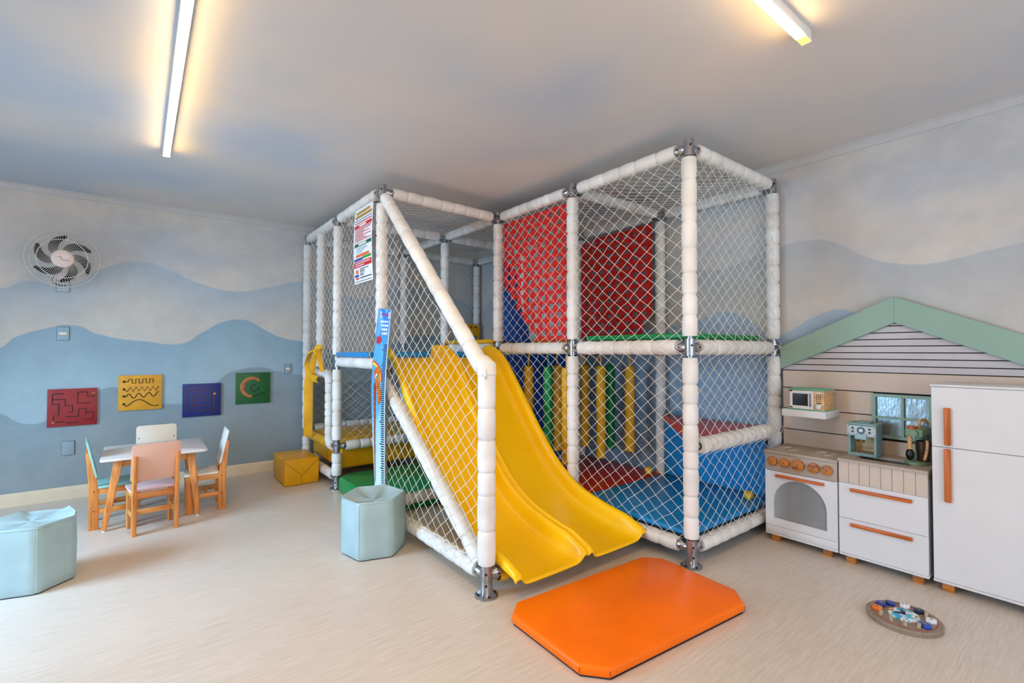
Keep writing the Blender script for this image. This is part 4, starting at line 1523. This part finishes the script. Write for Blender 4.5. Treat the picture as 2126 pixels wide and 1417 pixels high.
zs2 = [1.192, 1.236, 1.281, 1.325, 1.369, 1.413, 1.457, 1.501, 1.518]
for a, b in zip(zs2[:-1], zs2[1:]):
    g = 0.0032
    def yy_(z):
        return (1.521 + 0.02 - z) / slope
    w0, w1 = yy_(a + g), yy_(b - g)
    w0, w1 = min(w0, yl - apex), min(w1, yl - apex)
    MB().prism([(apex - w0, a + g), (apex + w0, a + g), (apex + w1, b - g), (apex - w1, b - g)], xp0 + 0.004, xp1, 'X').build('gable_slat', m_slat, HP)
ye = 0.727
for s in (1, -1):
    ye = 0.703 if s > 0 else 0.727
    MB().prism([(apex, 1.521), (apex, 1.691), (apex + s * ye, 1.691 - slope * ye + 0.0), (apex + s * ye, 1.521 - slope * ye)][::s], XR - 0.062, XR - 0.013, 'X').build('roof_board', m_sage, HP, bevel=0.002, seg=1)
# small window
k = NT('window_crinkled_film')
nz = k.noise(k.coords((9, 9, 5)), 2.2, 3.0, 0.6)
k.b.inputs['Base Color'].default_value = lin((150, 166, 172))
k.b.inputs['Metallic'].default_value = 0.7
k.b.inputs['Roughness'].default_value = 0.24
k.bump(nz, 0.16, 0.015)
m_film = k.m
wf_ = MB()
fw_ = 0.020
WF = MB().plate_hole([(wy1, wz0), (wy0, wz0), (wy0, wz1), (wy1, wz1)], [(wy1 - fw_, wz0 + fw_), (wy0 + fw_, wz0 + fw_), (wy0 + fw_, wz1 - fw_), (wy1 - fw_, wz1 - fw_)], XR - 0.046, XR - 0.016, 'X').build('window_frame', m_sage, HP)
ym, zm = 0.903, 0.897
MB().box(XR - 0.043, XR - 0.018, ym - 0.0075, ym + 0.0075, wz0 + fw_, wz1 - fw_).build('mullion', m_sage, WF)
for (a, b) in ((wy0 + fw_, ym - 0.0075), (ym + 0.0075, wy1 - fw_)):
    MB().box(XR - 0.043, XR - 0.018, a, b, zm - 0.0075, zm + 0.0075).build('mullion', m_sage, WF)
    for (c, d) in ((wz0 + fw_, zm - 0.0075), (zm + 0.0075, wz1 - fw_)):
        MB().box(XR - 0.024, XR - 0.021, a - 0.002, b + 0.002, c - 0.002, d + 0.002).build('pane', m_film, WF)

# shelf
SH = thing('wall_shelf', 'small white wall shelf carrying the toy microwave', 'shelf', (XR - 0.05, 1.395, 0.874))
MB().box(3.645, xp0 - 0.0005, 1.257, 1.536, 0.876, 0.924).build('shelf_board', m_kwhite, SH, bevel=0.002)

# microwave
m_mwood = wood('microwave_plywood', (214, 168, 116), (180, 128, 76), 'Y', fine=1.0)
m_mint = mat('lacquer_mint_green', (92, 186, 152), 0.4, var=0.03)
m_black = mat('plastic_black_glossy', (22, 18, 18), 0.12, var=0.02)
MW = thing('toy_microwave', 'toy microwave of plywood with mint top and white door on the shelf', 'toy microwave', (3.75, 1.385, 0.924))
MB().box(3.66, 3.84, 1.265, 1.50, 0.9245, 0.930).build('base_board', m_mint, MW, bevel=0.0015)
MB().box(3.668, 3.835, 1.272, 1.493, 0.930, 1.064).build('body', m_mwood, MW)
MB().box(3.655, 3.842, 1.262, 1.503, 1.064, 1.072).build('top_board', m_mint, MW, bevel=0.0025)
dr = MB().plate_hole([(1.484, 0.934), (1.335, 0.934), (1.335, 1.060), (1.484, 1.060)], [(1.468, 0.955), (1.368, 0.955), (1.368, 1.040), (1.468, 1.040)], 3.655, 3.667, 'X').build('door', m_kwhite, MW)
MB().box(3.660, 3.6675, 1.3675, 1.4685, 0.9545, 1.0405).build('door_window', m_black, dr)
MB().box(3.648, 3.655, 1.347, 1.358, 0.952, 1.042).build('handle', mat('metal_bar_grey', (140, 134, 140), 0.35, 0.6), dr, bevel=0.002)
for z in (0.938, 1.052):
    MB().box(3.652, 3.66, 1.468, 1.486, z, z + 0.008).build('hinge', m_dark, dr)
for r_ in range(4):
    for c_ in range(3):
        y = 1.318 - c_ * 0.012
        z = 1.035 - r_ * 0.014
        MB().box(3.6665, 3.668, y - 0.003, y + 0.003, z - 0.003, z + 0.003).build('button', m_dark, MW)
MB().box(3.6665, 3.668, 1.29, 1.32, 0.975, 0.981).build('button', m_dark, MW)
MB().box(3.6662, 3.668, 1.292, 1.318, 1.046, 1.056).build('display', m_kwhite, MW)
MB().lathe((3.668, 1.305, 0.955), (3.650, 1.305, 0.955), [(0, 0.018), (0.012, 0.018), (0.016, 0.016), (0.018, 0.012)], 20).build('dial', m_kwhite, MW, smooth=True)


def foot(x, y, root):
    MB().box(x, x + 0.045, y - 0.025, y + 0.025, 0.0, 0.05).build('foot', m_teakk, root, bevel=0.002)


# ------------------------------------------------------------------ toy oven
XC = 3.535
xb = xp0 - 0.002
OV = thing('toy_oven', 'white toy oven with arched window, wooden knobs and grey hob', 'toy oven', (3.71, 1.38, 0))
oy0, oy1 = 1.157, 1.604
MB().box(XC + 0.004, xb, oy1 - 0.012, oy1, 0.062, 0.62).build('side_panel', m_kwhite, OV)
MB().box(XC + 0.004, xb, oy0, oy0 + 0.012, 0.062, 0.62).build('side_panel', m_kwhite, OV)
MB().box(XC - 0.004, xb, oy0, oy1, 0.05, 0.062).build('bottom_panel', m_kwhite, OV, bevel=0.0015)
MB().box(xb - 0.01, xb, oy0 + 0.012, oy1 - 0.012, 0.062, 0.62).build('back_panel', mat('oven_inside_grey', (190, 188, 186), 0.6), OV)
MB().box(XC, XC + 0.012, oy0, oy1, 0.498, 0.62).build('control_panel', m_taupe2, OV, bevel=0.001)
MB().box(XC, XC + 0.012, oy0, oy1, 0.064, 0.112).build('kick_panel', m_kwhite, OV, bevel=0.001)
arch = [(1.548, 0.168), (1.218, 0.168)]
ac, ar_ = 1.383, 0.165
arch = [(ac + ar_, 0.168)] + [(ac + ar_ - 2 * ar_ * i / 6, 0.168) for i in range(1, 6)] + [(ac - ar_, 0.168)]
arch += [(ac - ar_, 0.21), (ac - ar_, 0.25)] + [(ac - ar_ * math.cos(math.pi * i / 16), 0.286 + ar_ * math.sin(math.pi * i / 16)) for i in range(17)] + [(ac + ar_, 0.25), (ac + ar_, 0.21)]
do0, do1, dz0, dz1 = oy0 + 0.001, oy1 - 0.001, 0.115, 0.495
cy_, cz_ = ac, 0.29


def to_rect(p):
    dx, dz = p[0] - cy_, p[1] - cz_
    t = min([(do1 - cy_) / dx if dx > 1e-6 else 1e9, (do0 - cy_) / dx if dx < -1e-6 else 1e9, (dz1 - cz_) / dz if dz > 1e-6 else 1e9, (dz0 - cz_) / dz if dz < -1e-6 else 1e9])
    return (cy_ + dx * t, cz_ + dz * t)


outer = [to_rect(p) for p in arch]
for corner in ((do1, dz1), (do0, dz1), (do0, dz0), (do1, dz0)):
    bi = min(range(len(outer)), key=lambda i: (outer[i][0] - corner[0]) ** 2 + (outer[i][1] - corner[1]) ** 2)
    outer[bi] = corner
od = MB().plate_hole(outer, arch, XC - 0.002, XC + 0.012, 'X').build('door', m_kwhite, OV)
k = NT('oven_glass')
k.b.inputs['Base Color'].default_value = (0.85, 0.9, 0.92, 1)
k.b.inputs['Roughness'].default_value = 0.03
k.b.inputs['Alpha'].default_value = 0.12
MB().prism([(a, b) for a, b in arch], XC + 0.006, XC + 0.009, 'X').build('glass', k.m, od)
MB().box(XC - 0.022, XC - 0.002, 1.231, 1.531, 0.458, 0.476).build('handle', m_teaky, od, bevel=0.003)
for (y, r_) in ((1.552, 0.033), (1.472, 0.032), (1.386, 0.041), (1.291, 0.035), (1.212, 0.033)):
    a0 = rnd.uniform(0, 1)
    MB().prism([(y + r_ * math.cos(a0 + i * 2 * math.pi / 9), 0.563 + r_ * math.sin(a0 + i * 2 * math.pi / 9)) for i in range(9)], XC - 0.022, XC - 0.0005, 'X').build('knob', m_teakk, OV, bevel=0.003)
    MB().cyl((XC - 0.0235, y, 0.563), (XC - 0.0215, y, 0.563), 0.004, 8).build('knob_screw', m_dark, OV)
MB().box(XC - 0.012, xb, oy0 - 0.003, oy1 + 0.004, 0.62, 0.636).build('hob_top', m_taupe2, OV, bevel=0.002)
m_ring = mat('hob_ring_line', (208, 194, 178), 0.5, var=0.02)
for (hx, hy) in ((3.68, 1.50), (3.70, 1.28)):
    for r_ in (0.07, 0.045):
        for q in range(4):
            a = q * math.pi / 2 + 0.2
            MB().tube([(hx + 0.9 * r_ * math.cos(a + w * 0.12), hy + r_ * math.sin(a + w * 0.12), 0.6362) for w in range(10)], 0.0028, 5).build('hob_ring', m_ring, OV)
for y in (1.225, 1.55):
    foot(3.555, y, OV)
    foot(xb - 0.06, y, OV)

# ------------------------------------------------------------------ toy sink unit
SK = thing('toy_sink_unit', 'white toy sink cabinet with two drawers and grey grooved front', 'toy sink', (3.71, 0.93, 0))
sy0, sy1 = 0.710, 1.150
MB().box(XC + 0.006, xb, sy0 + 0.002, sy1 - 0.002, 0.062, 0.60).build('body', m_kwhite, SK)
MB().box(XC - 0.004, xb, sy0, sy1, 0.05, 0.062).build('bottom_panel', m_kwhite, SK, bevel=0.0015)
n = 8
for i in range(n):
    a = sy0 + (sy1 - sy0) * i / n
    b = sy0 + (sy1 - sy0) * (i + 1) / n
    MB().box(XC, XC + 0.012, a + 0.0008, b - 0.0008, 0.506, 0.638).build('front_board', m_taupe, SK, bevel=0.0015, seg=1)
MB().box(XC + 0.012, xb, sy0 + 0.001, sy0 + 0.013, 0.60, 0.638).build('side_panel', m_taupe2, SK)
MB().box(XC + 0.012, xb, sy1 - 0.013, sy1 - 0.001, 0.60, 0.638).build('side_panel', m_taupe2, SK)
for (z0, z1, hz0) in ((0.286, 0.503, 0.459), (0.064, 0.283, 0.242)):
    dw = MB().box(XC - 0.002, XC + 0.006, sy0 + 0.001, sy1 - 0.001, z0, z1).build('drawer', m_kwhite, SK, bevel=0.001, seg=1)
    MB().box(XC - 0.022, XC - 0.002, 0.781, 1.084, hz0, hz0 + 0.02).build('handle', m_teaky, dw, bevel=0.003)
hx0, hx1, hy0, hy1 = 3.62, 3.78, 0.81, 1.085
MB().plate_hole([(XC - 0.01, sy0 - 0.002), (xb, sy0 - 0.002), (xb, sy1 + 0.002), (XC - 0.01, sy1 + 0.002)], [(hx0, hy0), (hx1, hy0), (hx1, hy1), (hx0, hy1)], 0.638, 0.656, 'Z').build('counter_top', m_taupe2, SK)
bs = MB()
bs.box(hx0 - 0.004, hx1 + 0.004, hy0 - 0.004, hy1 + 0.004, 0.602, 0.606)
bs.build('basin_floor', mat('basin_dark_grey', (70, 66, 66), 0.5), SK)
for y in (0.765, 1.095):
    foot(3.555, y, SK)
    foot(xb - 0.06, y, SK)
tag(MB().sphere((3.66, 0.835, 0.621), 0.0145, 14, 8, (1.4, 1.0, 1.0)).build('toy_tomato', mat('toy_red', (190, 40, 26), 0.4), smooth=True), 'small red toy in the sink basin under the mixer', 'toy')

# ------------------------------------------------------------------ toy fridge
XQ = 3.54
FR = thing('toy_fridge', 'tall white toy fridge with two doors and wooden bar handles', 'toy fridge', (3.71, 0.46, 0))
fy0, fy1 = 0.242, 0.692
MB().box(XQ + 0.016, xb, fy0, fy1, 0.055, 1.138).build('body', m_kwhite, FR)
MB().box(XQ - 0.006, xb, fy0 - 0.004, fy1 + 0.004, 1.138, 1.150).build('top_board', m_kwhite, FR, bevel=0.002)
MB().box(XQ - 0.004, xb, fy0, fy1, 0.05, 0.062).build('bottom_panel', m_kwhite, FR, bevel=0.0015)
ud = MB().box(XQ, XQ + 0.014, fy0 + 0.001, fy1 - 0.001, 0.8035, 1.136).build('upper_door', m_kwhite, FR, bevel=0.0015, seg=1)
ld = MB().box(XQ, XQ + 0.014, fy0 + 0.001, fy1 - 0.001, 0.064, 0.8005).build('lower_door', m_kwhite, FR, bevel=0.0015, seg=1)
MB().box(XQ - 0.024, XQ, 0.608, 0.636, 0.816, 1.022).build('handle', m_teak, ud, bevel=0.005)
MB().box(XQ - 0.024, XQ, 0.610, 0.638, 0.503, 0.796).build('handle', m_teak, ld, bevel=0.005)
for y in (0.30, 0.635):
    foot(3.56, y, FR)
    foot(xb - 0.06, y, FR)

# ------------------------------------------------------------------ toy coffee machine
m_sageb = mat('lacquer_sage_blue', (122, 158, 154), 0.45, var=0.03)
m_faceg = mat('coffee_face_grey', (184, 196, 200), 0.4, var=0.03)
CM = thing('toy_coffee_machine', 'sage green toy coffee machine with grey dial face on the sink unit', 'toy coffee machine', (3.78, 1.07, 0.656))
ca, cb = 0.992, 1.148
MB().box(3.700, 3.822, ca, cb, 0.6565, 0.672).build('drip_base', m_sageb, CM, bevel=0.002)
for i in range(6):
    MB().box(3.712, 3.80, ca + 0.022 + i * 0.02, ca + 0.034 + i * 0.02, 0.672, 0.6745).build('drip_slat', m_taupe2, CM)
MB().box(3.705, 3.822, ca + 0.002, ca + 0.014, 0.672, 0.855).build('side_wall', m_sageb, CM)
MB().box(3.705, 3.822, cb - 0.014, cb - 0.002, 0.672, 0.855).build('side_wall', m_sageb, CM)
MB().box(3.810, 3.822, ca + 0.014, cb - 0.014, 0.672, 0.855).build('back_wall', m_mwood, CM)
MB().box(3.700, 3.810, ca + 0.0145, cb - 0.0145, 0.785, 0.854).build('head', m_sageb, CM)
MB().box(3.690, 3.825, ca - 0.003, cb + 0.003, 0.855, 0.868).build('top_board', m_sageb, CM, bevel=0.003)
MB().box(3.72, 3.80, 1.03, 1.11, 0.868, 0.876).build('top_tray', m_sageb, CM, bevel=0.003)
fa = MB().box(3.688, 3.7, ca + 0.0, cb - 0.0, 0.786, 0.853).build('face_plate', m_faceg, CM, bevel=0.002)
cyc, czc = (ca + cb) / 2, 0.824
MB().cyl((3.684, cyc, czc), (3.688, cyc, czc), 0.022, 20).build('dial', mat('dial_blue_black', (40, 62, 72), 0.3), fa)
MB().cyl((3.6825, cyc, czc), (3.684, cyc, czc), 0.012, 16).build('dial_glass', mat('dial_pale', (200, 220, 226), 0.15), fa)
for dy in (0.046, -0.046):
    for dz in (0.011, -0.011):
        MB().cyl((3.6855, cyc + dy, czc + dz), (3.688, cyc + dy, czc + dz), 0.0065, 12).build('button', m_black, fa)
for dy in (0.07, -0.07):
    for dz in (0.02, -0.028):
        MB().cyl((3.6868, cyc + dy, czc + dz), (3.688, cyc + dy, czc + dz), 0.0028, 8).build('rivet', m_black, fa)
MB().box(3.672, 3.69, cyc - 0.032, cyc + 0.032, 0.766, 0.798).build('spout_block', mat('spout_pale_blue', (150, 188, 196), 0.4), CM, bevel=0.004)
for dy in (0.016, -0.016):
    MB().cyl((3.685, cyc + dy, 0.752), (3.685, cyc + dy, 0.766), 0.005, 8).build('nozzle', m_black, CM)

# ------------------------------------------------------------------ toy stand mixer
MX = thing('toy_stand_mixer', 'sage green toy stand mixer with dark bowl beside the fridge', 'toy mixer', (3.75, 0.80, 0.656))
m_bowl = mat('bowl_dark_brown', (64, 40, 20), 0.4, var=0.05)
m_sagem = mat('mixer_sage', (122, 152, 122), 0.5, var=0.04)
bp = [(3.752 + 0.105 * math.cos(2 * math.pi * i / 28), 0.797 + 0.060 * math.sin(2 * math.pi * i / 28)) for i in range(28)]
MB().prism(bp, 0.6565, 0.671, 'Z').build('base', m_sagem, MX, bevel=0.002)
MB().lathe((3.752, 0.772, 0.671), (3.752, 0.772, 0.80), [(0, 0.026), (0.005, 0.03), (0.09, 0.036), (0.12, 0.038), (0.122, 0.033), (0.02, 0.027)], 20, cap=False).build('bowl', m_bowl, MX, smooth=True)
MB().box(3.80, 3.846, 0.77, 0.825, 0.671, 0.83).build('column', m_sagem, MX, bevel=0.004)
MB().box(3.675, 3.85, 0.758, 0.842, 0.822, 0.868).build('head', m_sagem, MX, bevel=0.006)
MB().cyl((3.66, 0.80, 0.845), (3.675, 0.80, 0.845), 0.02, 16).build('nose', m_sagem, MX, smooth=True)
MB().cyl((3.70, 0.812, 0.868), (3.70, 0.812, 0.884), 0.026, 18).build('lid_knob', m_teaky, MX, smooth=True)
MB().tube(smoothpath([(3.735, 0.79, 0.868), (3.74, 0.788, 0.905), (3.76, 0.78, 0.918), (3.80, 0.77, 0.914), (3.83, 0.765, 0.89)], 5), 0.009, 8).build('carry_handle', m_mwood, MX, smooth=True)
MB().cyl((3.69, 0.822, 0.745), (3.69, 0.822, 0.822), 0.0125, 14).build('beater_shaft', m_mwood, MX, smooth=True)
MB().sphere((3.69, 0.822, 0.712), 0.022, 14, 10, (0.8, 1.0, 1.6)).build('beater', m_black, MX, smooth=True)
MB().tube(smoothpath([(3.70, 0.745, 0.80), (3.68, 0.738, 0.79), (3.68, 0.742, 0.74), (3.68, 0.752, 0.69)], 5), 0.0075, 8).build('bowl_handle', m_mwood, MX, smooth=True)

# ------------------------------------------------------------------ toy clock on the floor
m_cw = mat('clock_board_grey_wood', (150, 132, 114), 0.55, var=0.1, vs=30, scale=(1, 6, 1))
m_peg = mat('peg_raw_wood', (196, 170, 140), 0.5)
cxk, cyk = 3.008, 0.705
CK = thing('toy_clock', 'round grey wooden toy clock puzzle lying on the floor before the fridge', 'toy clock', (cxk, cyk, 0))
MB().lathe((cxk, cyk, 0.0), (cxk, cyk, 0.026), [(0, 0.148), (0.022, 0.152), (0.026, 0.149)], 48).build('board', m_cw, CK, smooth=True)
MB().tube([(cxk + 0.128 * math.cos(2 * math.pi * i / 48), cyk + 0.128 * math.sin(2 * math.pi * i / 48), 0.0262) for i in range(48)], 0.0018, 5, closed=True).build('rim_groove', m_gird, CK)
k = NT('clock_face_print')
vv = k.coords((1, 1, 1))
nn = k.noise(vv, 26, 2.0)
k.link(k.ramp(nn, [(0.40, lin((60, 170, 214))), (0.48, lin((120, 206, 230))), (0.53, lin((244, 246, 244))), (0.60, lin((236, 240, 236))), (0.63, lin((206, 40, 52))), (0.68, lin((120, 180, 70)))]), k.b.inputs['Base Color'])
MB().cyl((cxk, cyk, 0.026), (cxk, cyk, 0.034), 0.062, 32).build('dial', k.m, CK)
va = math.atan2(cyk, cxk)          # direction away from the viewer


def ck(r, a):
    return cxk + r * math.cos(a), cyk + r * math.sin(a)


m_hand = mat('clock_hand_navy', (14, 22, 60), 0.4)
for a, L, w in ((va + 0.25, 0.05, 0.006), (va + 1.75, 0.042, 0.005)):
    p, q = Vector((cxk, cyk, 0.037)), Vector((*ck(L, a), 0.037))
    MB().tube([p, p.lerp(q, 0.6), q], [w, w * 0.9, 0.001], 6).build('hand', m_hand, CK)
MB().cyl((cxk, cyk, 0.034), (cxk, cyk, 0.046), 0.008, 12).build('hand_pin', m_hand, CK)
TOK = [(va + 1.62, (240, 120, 24), '5', 'orange', (40, 30, 30)), (va + 1.05, (22, 60, 150), '', 'blue', None), (va + 0.55, (22, 56, 140), '', 'dark blue', None),
       (va - 0.05, (232, 232, 236), '11', 'white', (60, 60, 70)), (va - 0.62, (24, 38, 70), '', 'navy', None), (va - 1.5, (226, 230, 238), '2', 'white second', (60, 60, 70)), (va - 2.25, (20, 70, 170), '', 'bright blue', None)]
NAMES = ['orange hexagonal number tile on the toy clock', 'blue hexagonal tile on the toy clock beside the orange one', 'dark blue hexagonal tile on the toy clock beside the upper white one', 'white hexagonal tile at the far rim of the toy clock', 'navy hexagonal tile at the right rim of the toy clock', 'white hexagonal tile nearest the right end of the toy clock', 'bright blue tile at the near rim of the toy clock']
for i in range(12):
    a = va + 1.62 - i * 2 * math.pi / 12
    x, y = ck(0.104, a)
    if min(abs((a - tk[0] + math.pi) % (2 * math.pi) - math.pi) for tk in TOK) > 0.22:
        MB().cyl((x, y, 0.026), (x, y, 0.046), 0.008, 10).build('peg', m_peg, CK, smooth=True)
for (a, c, s, nm, ic), lab in zip(TOK, NAMES):
    x, y = ck(0.104, a)
    m = mat('tile_' + nm.replace(' ', '_'), c, 0.35, var=0.02)
    t = thing('number_tile', lab, 'clock tile', (x, y, 0.026), 'hexagonal tiles on the toy clock')
    MB().prism([(x + 0.0235 * math.cos(q * math.pi / 3 + va), y + 0.0235 * math.sin(q * math.pi / 3 + va)) for q in range(6)], 0.0262, 0.042, 'Z').build('tile_body', m, t, bevel=0.0025)
    if s:
        vs, fs = text_mesh(s, 0.026)
        rz = va - math.pi / 2
        MB().add([(x + px * math.cos(rz) - py * math.sin(rz), y + px * math.sin(rz) + py * math.cos(rz), 0.0424) for px, py, pz in vs], fs).build('numeral', mat('numeral_dark', (40, 40, 48), 0.5), t, fix=False)
    else:
        MB().cyl((x, y, 0.0418), (x, y, 0.0424), 0.006, 10).build('peg_end', mat('peg_end_tan', (170, 130, 90), 0.5), t)
